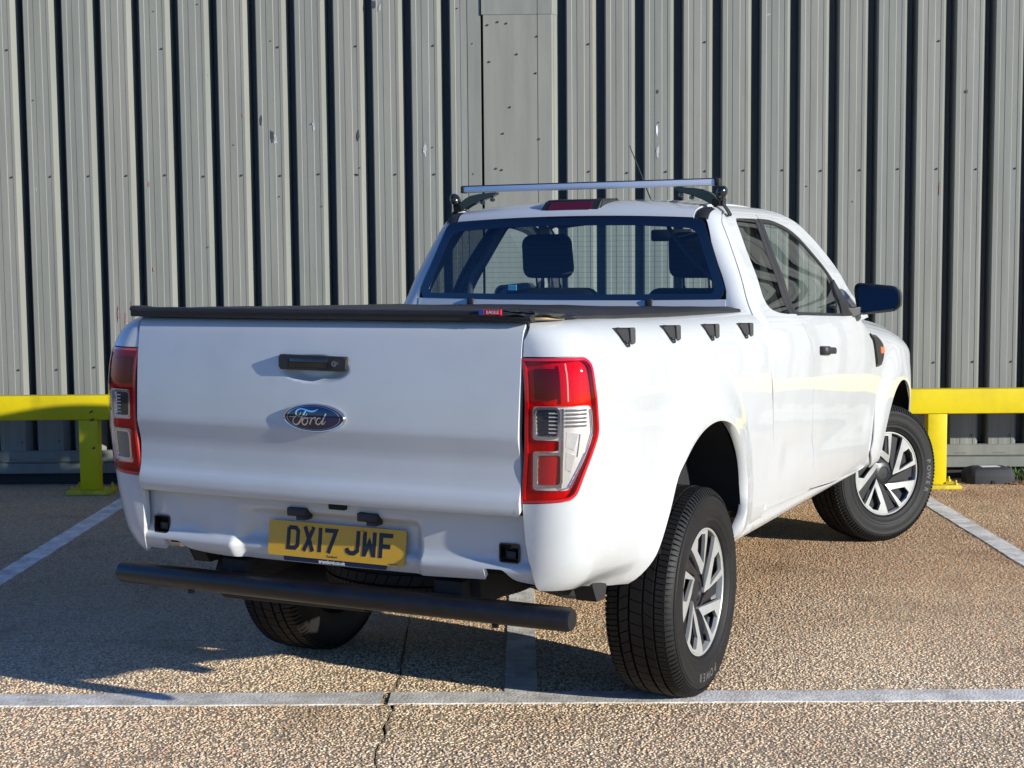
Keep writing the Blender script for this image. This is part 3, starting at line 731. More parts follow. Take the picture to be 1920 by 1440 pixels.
bed_out += [(bed_p_x(.742, .61)+.02, .596), (.16, .590), (.26, .580), (bed_p_y(-.82, .565), .560), (bed_p_y(-.66, .53), .530)]
lamp_out = round_poly([(-.050, 1.300), (.152, 1.302), (.173, 1.283), (.178, 1.231), (.187, 1.159), (.197, 1.076), (.174, 1.034), (.144, .965), (.119, .897), (.098, .880), (.057, .876), (-.052, .869)], [.004, .012, .02, .02, .03, .03, .03, .03, .02, .015, .01, .004], 3)
bed_lamp_hole = lamp_out
for mir in (False, True):
    # the lamp hole opens onto the tailgate edge, so notch it into the outline
    gl_ = [(bed_p_x(x, z), z) for z, x in GX]
    notch = []
    for p, z in [q for q in gl_ if q[1] > 1.31]: notch.append((p, z))
    notch += [(bed_p_x(.722, 1.304), 1.304)]
    lo = [q for q in lamp_out]
    # lamp outline without its inner edge, offset outwards a little
    c = Vector((.07, 1.09)); seq = []
    for q in lo[4:-4]: v = Vector(q); seq.append(tuple(v+(v-c).normalized()*.0035))
    notch += [(-.02, 1.3045), (.10, 1.306)]+[s for s in seq if s[0] > .11 or (s[1] < .95 and s[0] > .06)]+[(.05, .8725), (-.02, .867), (bed_p_x(.7195, .866), .866)]
    notch += [q for q in gl_ if q[1] < .86]
    outl = [(bed_p_y(y, z), z) for y, z in arch]+[(bed_p_y(y, z), z) for y, z in front]
    for y in (.3, 0, -.3, -.6, -.85, -.95): outl.append((bed_p_y(y, 1.40), 1.407-.022*ss(-.9, .6, y)))
    outl += [(.10, 1.408), (.05, 1.408)]+notch
    outl += [(bed_p_x(.742, .61)+.02, .596), (.16, .590), (.26, .580), (bed_p_y(-.82, .565), .560), (bed_p_y(-.66, .53), .530)]
    bs = panel('bed_side', outl, bedP, 'paint', truck, step=.022, thick=.034, mirror=mir)

# ---------------------------------------------------------------- tail lamps
def inset(poly, d):
    n = len(poly); out = []
    ar = sum(poly[i-1][0]*poly[i][1]-poly[i][0]*poly[i-1][1] for i in range(n))
    s = 1 if ar > 0 else -1
    for i in range(n):
        a_, b_, c_ = Vector(poly[i-1]), Vector(poly[i]), Vector(poly[(i+1) % n])
        t = ((b_-a_).normalized()+(c_-b_).normalized()).normalized(); out.append(tuple(b_+Vector((-t.y, t.x))*d*s))
    return out
lamp_in = inset(lamp_out, .010)
clear_poly = round_poly([(-.030, 1.160), (.160, 1.163), (.172, 1.150), (.180, 1.080), (.158, 1.030), (.128, .965), (.104, .917), (.090, .908), (-.022, .908), (-.029, 1.026), (.055, 1.030), (.055, 1.058), (-.030, 1.058)], [.012, .012, .01, .02, .02, .02, .01, .01, .012, .012, .004, .004, .012], 3)
sq1 = round_poly([(-.018, 1.150), (.052, 1.151), (.053, 1.072), (-.016, 1.071)], .010, 3)
sq2 = round_poly([(-.010, 1.014), (.062, 1.016), (.066, .928), (-.006, .925)], .010, 3)
upsq = round_poly([(-.020, 1.270), (.055, 1.271), (.054, 1.182), (-.022, 1.180)], .008, 3)
def ring(poly, w): return inset(poly, -w)
for mir in (False, True):
    lampo = panel('tail_lamp', lamp_out, bedP, 'redhousing', truck, step=.02, off=-.0145, thick=.01, mirror=mir)
    lampo['label'] = 'red and clear wraparound tail lamp'
    panel('lamp_rim', lamp_out, bedP, 'redrim', lampo, holes=[inset(lamp_out, .0085)], step=.016, off=.0015, thick=.014, mirror=mir)
    panel('lamp_red_lens', inset(lamp_out, .0080), bedP, 'redlens', lampo, holes=[clear_poly], step=.016, off=.0025, thick=.012, mirror=mir)
    panel('lamp_clear_lens', inset(clear_poly, .0006), bedP, 'clearlens', lampo, holes=[], step=.016, off=.002, thick=.004, mirror=mir, flange=False)
    panel('lamp_reflector', inset(clear_poly, .001), bedP, 'reflector', lampo, holes=[inset(sq1, 0), sq2], step=.012, off=-.0085, thick=.008, mirror=mir)
    panel('lamp_window_frame', ring(sq1, .007), bedP, 'chrome', lampo, holes=[sq1], step=.014, off=-.004, thick=.012, mirror=mir)
    panel('lamp_window_frame', ring(sq2, .008), bedP, 'chrome', lampo, holes=[sq2], step=.014, off=-.004, thick=.012, mirror=mir)
    panel('lamp_dark_window', sq1, bedP, simple('lamp_smoked_window', (.03, .035, .05), .15, coat=.8) if not mir else 'gloss', lampo, step=.02, off=-.0125, thick=.003, mirror=mir)
    panel('lamp_red_window', sq2, bedP, simple('lamp_red_fog', (.5, .008, .012), .2, coat=.8) if not mir else simple('lamp_grey_reverse', (.22, .20, .18), .25, coat=.6), lampo, step=.02, off=-.009, thick=.008, mirror=mir)
    panel('lamp_brake_window', upsq, bedP, 'darkred', lampo, step=.02, off=-.006, thick=.008, mirror=mir)
    bm = bmesh.new()
    for k in range(6):                          # bulb louvres behind the smoked window
        zz = 1.082+k*.0115
        P = [bedP(u, zz) for u in (.022, .050)]; s = -1 if mir else 1
        A, B = Vector(P[0]), Vector(P[1])
        bm_tube(bm, [(A.x*s, A.y+.009, A.z), (B.x*s, B.y+.009, B.z)], .0022, 6)
    bmo('lamp_louvre', bm, 'reflector', lampo)['kind'] = 'stuff'
    # moulded bowl details behind the clear lens
    s = -1 if mir else 1
    def lp(u, z, d): q = Vector(bedP(u, z)); e_ = Vector(bedP(u+.001, z))-Vector(bedP(u-.001, z)); nn = Vector((e_.y, -e_.x, 0)).normalized(); q += nn*d; return (q.x*s, q.y, q.z)
    bm = bmesh.new(); bm_tube(bm, [lp(.068, z, -.004) for z in (1.154, 1.10, 1.04, .98, .918)], .0032, 8); bmo('lamp_divider', bm, 'chrome', lampo)
    bm = bmesh.new(); bm_tube(bm, [lp(u, z, -.004) for u, z in ((.160, 1.150), (.168, 1.082), (.148, 1.032), (.118, .967), (.094, .920), (.070, .914))], .0026, 8); bmo('lamp_edge_trim', bm, 'chrome', lampo)
    bm = bmesh.new()
    for k in range(5): bm_tube(bm, [lp(u, 1.148-k*.0115, -.006) for u in (.078, .11, .145)], .0036, 6)
    o_ = bmo('lamp_pleats', bm, simple('lamp_pleat_grey', (.40, .36, .34), .25, metal=.7) if not mir else 'reflector', lampo); o_['kind'] = 'stuff'
    bm = bmesh.new()
    for A_ in ([(.080, 1.085), (.118, 1.080), (.104, 1.030), (.078, 1.040)], [(.124, 1.078), (.150, 1.072), (.138, 1.022), (.116, 1.010)], [(.080, 1.026), (.108, 1.014), (.098, .965), (.080, .975)]):
        dd = (.0, .004, .002); bm_prism(bm, A_, lambda u, v, d: lp(u, v, d+.10*(u-.11)), -.012, -.0045)
    o_ = bmo('lamp_facets', bm, 'reflector', lampo, smooth=False); o_['kind'] = 'stuff'
    panel('lamp_gasket', ring(lamp_out, .0012), bedP, 'black', lampo, holes=[inset(lamp_out, .0003)], step=.03, off=-.004, thick=.015, mirror=mir)
    # bright vertical rib on the lens corner
    P = [bedP(.082, z) for z in (1.285, 1.25, 1.21, 1.175)]
    bm = bmesh.new(); s = -1 if mir else 1
    bm_tube(bm, [(p[0]*s+.002*s, p[1]-.003, p[2]) for p in P], .0028, 6); bmo('lamp_light_bar', bm, simple('lamp_pink_bar', (.75, .25, .22), .2, coat=.6) if not mir else 'darkred', lampo)

# ---------------------------------------------------------------- tailgate
tgo = round_poly([(-.7165, .822), (.7155, .828), (.7145, .90), (.7140, 1.06), (.7175, 1.25), (.7175, 1.35), (.7205, 1.406), (-.722, 1.404), (-.7185, 1.35), (-.7185, 1.25), (-.7145, 1.06), (-.715, .90)], [.012, .012, .03, .05, .05, .02, .014, .014, .02, .05, .05, .03], 3)
tailgate = panel('tailgate', tgo, tgS, 'paint', truck, step=.02, thick=.03, refine=[(-.15, .16, 1.195, 1.305, .0065)])
# handle: bezel, lift flap, lock
bm = bmesh.new()
hp = round_poly([(-.122, 1.248), (.126, 1.246), (.130, 1.292), (-.122, 1.296)], .008, 4)
bm_prism(bm, hp, lambda u, v, d: (u, -1.150-d, v), -.012, .019)
bmesh.ops.bevel(bm, geom=[ed for ed in bm.edges if all(v.co.y < -1.163 for v in ed.verts)], offset=.004, segments=2, affect='EDGES')
hd = bmo('tailgate_handle', bm, 'black', tailgate)
box('handle_flap', -.080, .062, -1.1705, -1.160, 1.2555, 1.2865, 'gloss', hd, bev=.002)
bm = bmesh.new()
bmesh.ops.create_cone(bm, cap_ends=True, segments=20, radius1=.0105, radius2=.0098, depth=.008, matrix=Matrix.Translation((.090, -1.171, 1.2705)) @ Matrix.Rotation(math.pi/2, 4, 'X'))
bmo('lock_cylinder', bm, 'chrome', hd)
box('key_slot', .0888, 0.0912, -1.1762, -1.1745, 1.265, 1.276, 'void', hd, bev=0)
# badge
BC = (.012, 1.0985); BW, BH = .1155, .0455
def ell(rx, rz, n=64): return [(BC[0]+rx*math.cos(2*math.pi*i/n), BC[1]+rz*math.sin(2*math.pi*i/n)) for i in range(n)]
def dome(u, v):
    d = ((u-BC[0])/BW)**2+((v-BC[1])/BH)**2
    return (u, tgY(0, 1.1)-.006-.007*max(0, 1-d), v)
badge = panel('oval_badge', ell(BW*.93, BH*.90), dome, 'badgeblue', tailgate, step=.008, off=.002, thick=.006)
bm = bmesh.new(); n = 72; prof_ = [(1.0, 0, -.004), (1.0, 0, .006), (.975, 0, .0095), (.94, 0, .009), (.925, 0, .006)]
RR = []
for i in range(n):
    t = 2*math.pi*i/n; RR.append([bm.verts.new((BC[0]+(BW-(1-k)*BW*.95)*math.cos(t), tgY(0, 1.1)-h, BC[1]+(BH-(1-k)*BW*.95)*math.sin(t))) for k, _, h in prof_])
for i in range(n):
    A, B = RR[i], RR[(i+1) % n]
    for j in range(len(prof_)-1): bm.faces.new((A[j], B[j], B[j+1], A[j+1]))
bmo('badge_rim', bm, 'chrome', badge, sharp=50)
bm = bmesh.new(); n = 72; RR = []
for i in range(n):
    t = 2*math.pi*i/n; row = []
    for k in (.862, .845):
        u, v = BC[0]+BW*k*math.cos(t), BC[1]+BH*(k-.03)*math.sin(t); p = dome(u, v); row.append(bm.verts.new((p[0], p[1]-.0028, p[2])))
    RR.append(row)
for i in range(n): bm.faces.new((RR[i][0], RR[(i+1) % n][0], RR[(i+1) % n][1], RR[i][1]))
bmo('badge_inner_line', bm, 'chrome', badge, smooth=False)
def bpt(q):
    u = (q[0]-935)/735*BW; v = -(q[1]-555)/320*BH; v += u*.085 ; return (BC[0]+u*1.06+.004, BC[1]+v)
strokes = [([(655, 415), (610, 478), (560, 470), (535, 430), (550, 375), (610, 338), (690, 340), (780, 372), (870, 402), (945, 402), (1000, 382), (1038, 358)], [14, 26, 34, 36, 34, 28, 26, 30, 34, 32, 24, 10]),
           ([(775, 372), (735, 430), (690, 505), (645, 585), (590, 655), (530, 680), (478, 650), (462, 590), (490, 525), (545, 492), (440, 498), (370, 490)], [34, 36, 38, 40, 38, 30, 26, 22, 18, 14, 10, 6]),
           ([(600, 508), (690, 497), (755, 492), (785, 470), (795, 445)], [10, 18, 20, 22, 14]),
           ([(790, 548), (740, 540), (697, 580), (682, 640), (710, 688), (760, 685), (800, 640), (812, 590), (800, 545), (835, 545), (890, 545)], [24, 28, 34, 36, 34, 28, 26, 24, 18, 12, 12]),
           ([(915, 540), (885, 610), (850, 690)], [28, 34, 32]), ([(880, 620), (925, 560), (985, 540), (990, 565), (965, 590)], [14, 22, 26, 24, 14]),
           ([(1105, 562), (1050, 565), (1010, 610), (1000, 665), (1035, 698), (1085, 680), (1130, 620)], [22, 28, 34, 36, 32, 26, 18]),
           ([(1222, 468), (1185, 540), (1150, 620), (1128, 690), (1165, 690), (1215, 632)], [32, 34, 34, 32, 22, 10])]
bm = bmesh.new()
for si, (pts, ws) in enumerate(strokes):
    q = crom(pts, 4); wsd = np.interp(np.linspace(0, len(ws)-1, len(q)), range(len(ws)), ws)
    def mp(u, v, d, k=si*.00025): p = dome(u, v); return (p[0], p[1]-.002-d-k, p[2])
    bm_stroke(bm, [bpt(x) for x in q], [float(w)*BW/735*.95 for w in wsd], mp, 0, .0012)
bmo('badge_script', bm, 'chrome', badge, smooth=False)['kind'] = 'stuff'

# ---------------------------------------------------------------- rear valance
_va = pch([.585, .605, .635, .652, .662, .676, .70, .75, .795, .83], [-1.064, -1.080, -1.099, -1.106, -1.104, -1.092, -1.087, -1.091, -1.095, -1.098])
def valS(x, z):
    y = _va(z)-.012*(1-(x/.72)**2)
    # recess for the number plate
    y += .010*ss(-.60, -.70, x)*ss(.66, .72, z)
    y += -.006*math.exp(-((x+.45)/.035)**2)*ss(.66, .72, z)+.006*math.exp(-((x+.57+(z-.74)*.7)/.04)**2)*ss(.67, .74, z)
    dl, dr_, dz = x+.372, .354-x, .787-z; wl_ = .038+.10*ss(.66, .76, z)
    y += .038*ss(-.004, wl_, dl)*ss(-.004, .040, dr_)*ss(-.004, .034, dz)*(1-.35*ss(.70, .60, z))
    return (x, y, z)
def notch(cx, w0, w1, z0, z1): return [(cx-w0/2, z0), (cx-w1/2, z1), (cx+w1/2, z1), (cx+w0/2, z0)]
vo = [(-.745, .612), (-.660, .611), (-.656, .650), (-.589, .648), (-.554, .622), (-.46, .612), (-.30, .606), (0, .606), (.32, .608), (.572, .617), (.573, .655), (.639, .655), (.668, .622), (.745, .612), (.742, .69), (.738, .76), (.735, .823), (.3, .823), (-.3, .821), (-.735, .819), (-.738, .76), (-.742, .69)]
vo = round_poly(vo, [.01, .004, .008, .012, .02, .02, .02, .02, .02, .004, .008, .012, .02, .006, .02, .02, .004, .02, .02, .004, .02, .02], 3)
h1 = round_poly([(-.140, .772), (-.062, .765), (-.062, .792), (-.140, .796)], .005, 2); h2 = round_poly([(.126, .772), (.204, .765), (.204, .794), (.126, .798)], .005, 2)
h3 = round_poly([(.028, .801), (.082, .801), (.084, .820), (.026, .820)], .006, 2)
hs = [round_poly([(cx-.033, zc-.029), (cx+.033, zc-.029), (cx+.033, zc+.029), (cx-.033, zc+.029)], .010, 3) for cx, zc in ((-.676, .697), (.654, .705))]
val = panel('rear_valance', vo, valS, 'paint', truck, holes=[h1, h2, h3]+hs, step=.012, thick=.02, refine=[(-.37, -.18, .612, .815, .0075), (.31, .40, .612, .815, .0075)])
for k, hpoly in enumerate((h1, h2)):
    c = (-.101, .165)[k]
    bm = bmesh.new(); bm_box(bm, c-.036, c+.036, -1.122, -1.08, .768, .796, .004); bm_box(bm, c+.0, c+.037, -1.124, -1.08, .757, .770, .003)
    bmo('plate_lamp', bm, 'black', val)
box('tailgate_stop', .024, .086, -1.125, -1.07, .800, .822, 'void', val, bev=.005)
for hp_, (cx, zc) in zip(hs, ((-.676, .697), (.654, .705))):
    bm = bmesh.new()
    r_o = round_poly([(cx-.0345, zc-.0305), (cx+.0345, zc-.0305), (cx+.0345, zc+.0305), (cx-.0345, zc+.0305)], .010, 3); r_i = inset(r_o, .004)
    y_ = valS(cx, zc)[1]; tilt = -.14*(1 if cx > 0 else -1)
    n = len(r_o); O = [[bm.verts.new((u, y_+d, v)) for u, v in r_o] for d in (.004, -.007)]; I = [[bm.verts.new((u, y_+d, v)) for u, v in r_i] for d in (-.007, .03)]
    for A, B in ((O[0], O[1]), (O[1], I[0]), (I[0], I[1])):
        for i in range(n): bm.faces.new((A[i], A[(i+1) % n], B[(i+1) % n], B[i]))
    bm.faces.new(I[1])
    cp = bmo('step_blank_socket', bm, 'gloss', val)
    box('socket_core', cx-.018, cx+.016, y_+.006, y_+.03, zc-.022, zc+.004, 'black', cp, bev=.003)

# number plate, tilted, screwed to the recess floor
PM = Matrix(((1, 0, 0, .024), (0, .15, -.9887, -1.0845), (0, .9887, .15, .686), (0, 0, 0, 1)))     # local x right, y up the plate, z out to the rear
bm = bmesh.new(); bm_prism(bm, round_poly([(-.2605, -.057), (.2605, -.057), (.2605, .057), (-.2605, .057)], .010, 4), lambda u, v, d: PM @ Vector((u, v, d)), -.004, 0)
plate = bmo('number_plate', bm, 'plate', truck, smooth=False)
CHW, CHH, ST = .050, .079, .0138
def glyph(c):
    w, h, s = CHW, CHH, ST; q = s/2
    if c == 'D': return [[(q, h-q), (w-.016, h-q), (w-q, h-.016), (w-q, .016), (w-.016, q), (q, q), (q, h-q)]]
    if c == 'X': return [[(q+.001, 0), (w-q-.001, h)], [(q+.001, h), (w-q-.001, 0)]]
    if c == '1': return [[(q, 0), (q, h)]]
    if c == '7': return [[(0, h-q), (w-q-.001, h-q), (.017, 0)]]
    if c == 'J': return [[(w-q, h), (w-q, .016), (w-.019, q), (.017, q), (.006, .012), (.003, .022)]]
    if c == 'W': return [[(q, h), (q, 0)], [(w-q, h), (w-q, 0)], [(q+.001, .004), (w/2, .045), (w-q-.001, .004)]]
    if c == 'F': return [[(q, 0), (q, h-q), (w, h-q)], [(q, h*.47), (w-.008, h*.47)]]
x = -.1885; kk = 0
for ch in 'DX17 JWF':
    if ch == ' ': x += .033-.011; continue
    bm = bmesh.new()
    for st_ in glyph(ch):
        kk += 1
        bm_stroke(bm, [(x+u, v-CHH/2+.004) for u, v in st_], ST, lambda u, v, d, k=kk: PM @ Vector((u, v, d+.00012*(k % 4))), -.0005, .0008)
    bmo('plate_character', bm, 'plateblack', plate, smooth=False)
    x += (ST if ch == '1' else CHW)+.011
text_obj('plate_maker_text', 'TrustFord', .010, 'plateblack', plate, PM @ Matrix.Translation((-.01, -.047, .0006)), .0002)
text_obj('plate_maker_text', 'trustford.co.uk', .0055, 'plateblack', plate, PM @ Matrix.Translation((.218, -.0515, .0006)), .0002)
bm = bmesh.new()
for sx in (-.098, .099):
    bmesh.ops.create_cone(bm, cap_ends=True, segments=14, radius1=.0062, radius2=.005, depth=.004, matrix=PM @ Matrix.Translation((sx, .040, .002)))
bmo('plate_screw', bm, 'plate', plate)['kind'] = 'stuff'
bm = bmesh.new(); bm_prism(bm, round_poly([(-.197, -.072), (.190, -.072), (.196, -.048), (-.203, -.048)], .004, 3), lambda u, v, d: PM @ Vector((u, v, d)), -.008, -.0042)
ds = bmo('dealer_strip', bm, 'dealer', plate, smooth=False)
text_obj('dealer_text', 'trustford.co.uk', .0165, 'printwhite', ds, PM @ Matrix.Translation((-.012, -.0655, -.0038)), .0003, offset=.0004)

# ---------------------------------------------------------------- tube step bar
bm = bmesh.new(); bm_tube(bm, [(-.862, -1.088, .516), (-.852, -1.088, .516), (.845, -1.088, .519), (.858, -1.088, .519)], [.032, .0375, .0375, .032], 28)
tb = bmo('tube_step', bm, 'tube', truck, sharp=50); tb['label'] = 'long black steel tube step under the rear valance'
bm = bmesh.new()
bm_tube(bm, [(-.56, -1.088, .478), (-.56, -1.088, .468)], .012, 8); bm_tube(bm, [(.60, -1.088, .481), (.60, -1.088, .470)], .012, 8); bmo('drain_plug', bm, 'tube', tb)['kind'] = 'stuff'
for x_ in (-.40, .42):
    bm = bmesh.new(); bm_box(bm, x_-.05, x_+.05, -1.06, -1.0, .53, .592, .004); bm_box(bm, x_-.035, x_+.035, -1.045, -.55, .548, .588, .004); bmo('tube_bracket', bm, 'dark', tb)

# ---------------------------------------------------------------- underbody, bed box, arch liners
box('bed_box', -.69, .69, -1.05, .72, .70, 1.36, 'void', truck, bev=0)
box('bed_floor_edge', -.70, .70, -1.015, -.96, .62, .80, 'void', truck, bev=0)
for x_ in (-.45, .45): box('chassis_rail', x_-.05, x_+.05, -.99, 3.9, .50, .62, 'dark', truck, bev=.006)
box('cab_floor', -.80, .80, .82, 2.72, .50, .66, 'dark', truck, bev=.02)
box('engine_tray', -.48, .48, 2.7, 4.0, .36, .80, 'dark', truck, bev=.03)
box('bay_block', -.55, .55, 2.7, 4.0, .80, 1.08, 'void', truck, bev=.03)
tube('rear_axle', [(-.70, 0, .385), (.70, 0, .385)], .045, 'dark', truck, 14)
bm = bmesh.new(); bmesh.ops.create_icosphere(bm, subdivisions=2, radius=.14, matrix=Matrix.Translation((.0, .02, .39)) @ Matrix.Diagonal((.9, 1, .85, 1))); bmo('differential', bm, 'dark', truck)
for x_ in (-.57, .57):
    tube('leaf_spring', crom([(x_, -.78, .56), (x_, -.4, .44), (x_, 0, .40), (x_, .4, .43), (x_, .78, .52)], 4), .032, 'dark', truck, 8)
bm = bmesh.new(); bm_prism(bm, [(-.80, .60), (-.80, .555), (-.765, .498), (-.70, .496), (-.685, .535), (-.70, .60)], lambda u, v, d: (d, u, v), .73, .80); bmo('spring_hanger', bm, 'dark', truck, smooth=False)
bm = bmesh.new(); bm_prism(bm, [(-.80, .60), (-.80, .555), (-.765, .498), (-.70, .496), (-.685, .535), (-.70, .60)], lambda u, v, d: (-d, u, v), .73, .80); bmo('spring_hanger', bm, 'dark', truck, smooth=False)
bm = bmesh.new(); bm_tube(bm, crom([(-.74, -.62, .43), (-.70, -.62, .43), (-.2, -.62, .435), (-.12, -.62, .435)], 3), [.06]+[.095]*8+[.06], 18)
bmo('silencer', bm, 'dark', truck)
for ya, ymid, zc, ra, f_ in ((.0, 0, .585, .425, bedA), (3.26, 3.26, .50, .425, fenX)):
    for s in (-1, 1):
        V = []; F = []; n = 26
        for i in range(n+1):
            t = math.radians(2+176*i/n)
            for x_, rr in ((.893, ra+.012), (.86, ra+.022), (.50, ra+.02)): V.append((s*x_, ya+rr*math.cos(t), zc+rr*math.sin(t)))
        k = len(V); V.append((s*.50, ya, zc))
        for i in range(n):
            a_ = i*3; F += [(a_, a_+1, a_+4, a_+3), (a_+1, a_+2, a_+5, a_+4), (a_+2, k, a_+5)]
        if s < 0: F = [f[::-1] for f in F]
        mk('arch_liner', V, F, 'void' if ya < 1 else 'dark', truck, smooth=True)

# ---------------------------------------------------------------- cab: side frame, doors, fenders
cutlo = crom([(1.525, .535), (1.527, .556), (1.55, .645), (1.541, .707), (1.487, .798), (1.459, .92), (1.448, 1.09), (1.434, 1.174), (1.385, 1.236), (1.318, 1.298), (1.288, 1.336)], 4)
cuthi = crom([(1.288, 1.336), (1.310, 1.413), (1.352, 1.584), (1.432, 1.752), (1.440, 1.768)], 4)
rd_rear = crom([(.935, 1.762), (.898, 1.735), (.884, 1.70), (.860, 1.622), (.823, 1.505), (.790, 1.38), (.780, 1.345), (.774, 1.311), (.780, 1.247), (.803, 1.137), (.823, 1.027), (.846, .90), (.873, .79), (.894, .735), (.871, .669), (.797, .564), (.797, .548)], 4)
glass_q = crom([(1.276, 1.337), (1.162, 1.342), (1.05, 1.354), (.985, 1.374), (.963, 1.408), (.966, 1.457), (1.011, 1.612), (1.052, 1.705), (1.075, 1.742), (1.13, 1.754), (1.30, 1.757), (1.425, 1.757)], 4)
rear_door_out = [(1.43, 1.770), (1.2, 1.772), (1.0, 1.771), (.96, 1.769)]+rd_rear+[(1.1, .540), (1.45, .530)]+[(y-.0045, z) for y, z in cutlo]+glass_q
fd_front = crom([(2.585, .494), (2.66, .540), (2.708, .600), (2.719, .69), (2.711, .848), (2.660, 1.003), (2.592, 1.118), (2.500, 1.205), (2.405, 1.258)], 4)
fd_frame = crom([(2.400, 1.30), (2.375, 1.385), (2.315, 1.475), (2.205, 1.590), (2.045, 1.692), (1.90, 1.741), (1.75, 1.764), (1.60, 1.772), (1.448, 1.771)], 4)
glass_f = crom([(1.437, 1.757), (1.53, 1.756), (1.638, 1.751), (1.821, 1.722), (1.968, 1.672), (2.128, 1.569), (2.229, 1.479), (2.285, 1.405), (2.305, 1.34)], 4)
glass_fb = [(2.300, 1.292), (2.05, 1.300), (1.7, 1.316), (1.40, 1.329)]
front_door_out = [(y+.0040, z) for y, z in cutlo[::-1]]+[(1.9, .508), (2.4, .490)]+fd_front+fd_frame+glass_f+glass_fb
frame_hi = crom([(2.408, 1.262), (2.409, 1.30), (2.385, 1.39), (2.323, 1.482), (2.211, 1.598), (2.048, 1.700), (1.90, 1.748), (1.75, 1.771), (1.60, 1.778), (1.448, 1.777), (1.2, 1.778), (1.0, 1.777), (.955, 1.774)], 4)
frame_top = crom([(1.00, 1.806), (1.3, 1.808), (1.62, 1.806), (1.80, 1.795), (1.96, 1.770), (2.12, 1.718), (2.30, 1.615), (2.42, 1.505), (2.52, 1.37), (2.575, 1.27)], 4)
gl_edge = [(cab_Y_x(x, z), z) for x, z in ((.722, 1.352), (.722, 1.42), (.720, 1.45), (.680, 1.553), (.641, 1.65), (.609, 1.742), (.610, 1.76), (.609, 1.778), (.604, 1.794))]
frame_out = gl_edge+[(.98, 1.8045)]+frame_top+frame_hi+[(y-.006, z) for y, z in rd_rear[:25]]
def cabS_(Y, z): return cabS(Y, z)
rocker_out = crom([(.40, .50), (.62, .507), (.80, .541), (1.1, .533), (1.53, .523), (1.95, .501), (2.4, .484), (2.585, .488), (2.69, .548)], 3)+crom([(2.72, .55), (2.74, .50), (2.70, .462), (2.4, .452), (1.6, .460), (.9, .475), (.42, .485)], 3)
DOORS = {}
for mir in (False, True):
    panel('cab_side_frame', frame_out, cabS, 'paint', truck, step=.02, thick=.008, mirror=mir)
    rdoor = panel('rear_half_door', rear_door_out, cabS, 'paint', truck, step=.022, thick=.006, mirror=mir)
    fdoor = panel('front_door', front_door_out, cabS, 'paint', truck, step=.024, thick=.006, mirror=mir); DOORS[mir] = fdoor
    panel('sill', rocker_out, lambda y, z: (_cz(z)-.004+.012*math.exp(-((z-.49)/.02)**2), y, z), 'paint', truck, step=.024, thick=.02, mirror=mir)
    panel('door_gap_shade', [(.79, .545), (1.5, .528), (2.4, .492), (2.60, .50), (2.72, .62), (2.735, .80), (2.70, .98), (2.60, 1.15), (2.45, 1.25), (2.30, 1.275), (1.3, 1.318), (.79, 1.33), (.785, 1.25), (.84, .95), (.90, .735), (.85, .64)], cabS, 'black', truck, step=.05, off=-.0075, thick=.004, mirror=mir)  # black sheet behind the doors, its colour stands for shade in the shut gaps
    # glass and dark pillar strips
    strip_r = [(y-.0035, z) for y, z in cuthi]
    q_poly = glass_q[:-1]+[(1.428, 1.757)]+[(y-.006, z) for y, z in cuthi[::-1] if 1.34 < z < 1.757]
    panel('quarter_glass', q_poly, cabS, 'glassdark', rdoor, step=.03, off=-.005, thick=.003, mirror=mir, flange=False)
    st = [(y-.004, z) for y, z in cuthi if z < 1.757]; stb = [(y-.060, z) for y, z in cuthi if z < 1.757]
    panel('pillar_strip', st+stb[::-1], cabS, 'black', rdoor, step=.03, off=-.0035, thick=.01, mirror=mir)
    st = [(y+.004, z) for y, z in cuthi if z < 1.757]; stb = [(y+.048, z) for y, z in cuthi if z < 1.757]
    panel('pillar_strip', stb+st[::-1], cabS, 'black', fdoor, step=.03, off=-.0035, thick=.01, mirror=mir)
    f_poly = [(y+.004, z) for y, z in cuthi if 1.337 < z < 1.757]+glass_f[1:]+glass_fb
    panel('door_glass', f_poly, cabS, 'glass', fdoor, step=.04, off=-.006, thick=.003, mirror=mir, flange=False)
    # seal line along the glass foot and the mirror sail
    panel('glass_seal', [(1.30, 1.329), (1.40, 1.326), (1.7, 1.312), (2.05, 1.296), (2.30, 1.288), (2.30, 1.297), (2.05, 1.308), (1.7, 1.325), (1.40, 1.339), (1.30, 1.343)], cabS, 'black', fdoor, step=.03, off=.001, thick=.01, mirror=mir)
    panel('frame_seal', glass_f+[(y-.010, z-.016) for y, z in glass_f[::-1]], cabS, 'black', fdoor, step=.03, off=-.002, thick=.01, mirror=mir)
    panel('mirror_sail', [(2.03, 1.296), (2.302, 1.288), (2.308, 1.34), (2.285, 1.405), (2.235, 1.468), (2.20, 1.45), (2.16, 1.37)], cabS, 'black', fdoor, step=.03, off=.004, thick=.012, mirror=mir)
    # door handle: cupped recess, pull and cap
    s = -1 if mir else 1
    bm = bmesh.new()
    cup = round_poly([(1.55, 1.140), (1.735, 1.130), (1.742, 1.170), (1.556, 1.182)], .014, 3)
    bm_prism(bm, cup, lambda u, v, d: (s*(cabX(u, v)+d), u, v), -.006, .0035)
    hdl = bmo('door_handle', bm, 'gloss', fdoor, smooth=False)
    bm = bmesh.new()
    pull = crom([(1.555, 1.162), (1.57, 1.161), (1.64, 1.157), (1.715, 1.151), (1.733, 1.149)], 3); offs = [.004, .028, .036, .030, .004]
    od = np.interp(np.linspace(0, 4, len(pull)), range(5), offs)
    rings = []
    for (u, v), o_ in zip(pull, od):
        x_ = cabX(u, v)+float(o_); rings.append([bm.verts.new((s*(x_+dx), u, v+dz)) for dx, dz in ((-.006, -.014), (.004, -.014), (.007, -.006), (.007, .008), (.003, .015), (-.006, .015))])
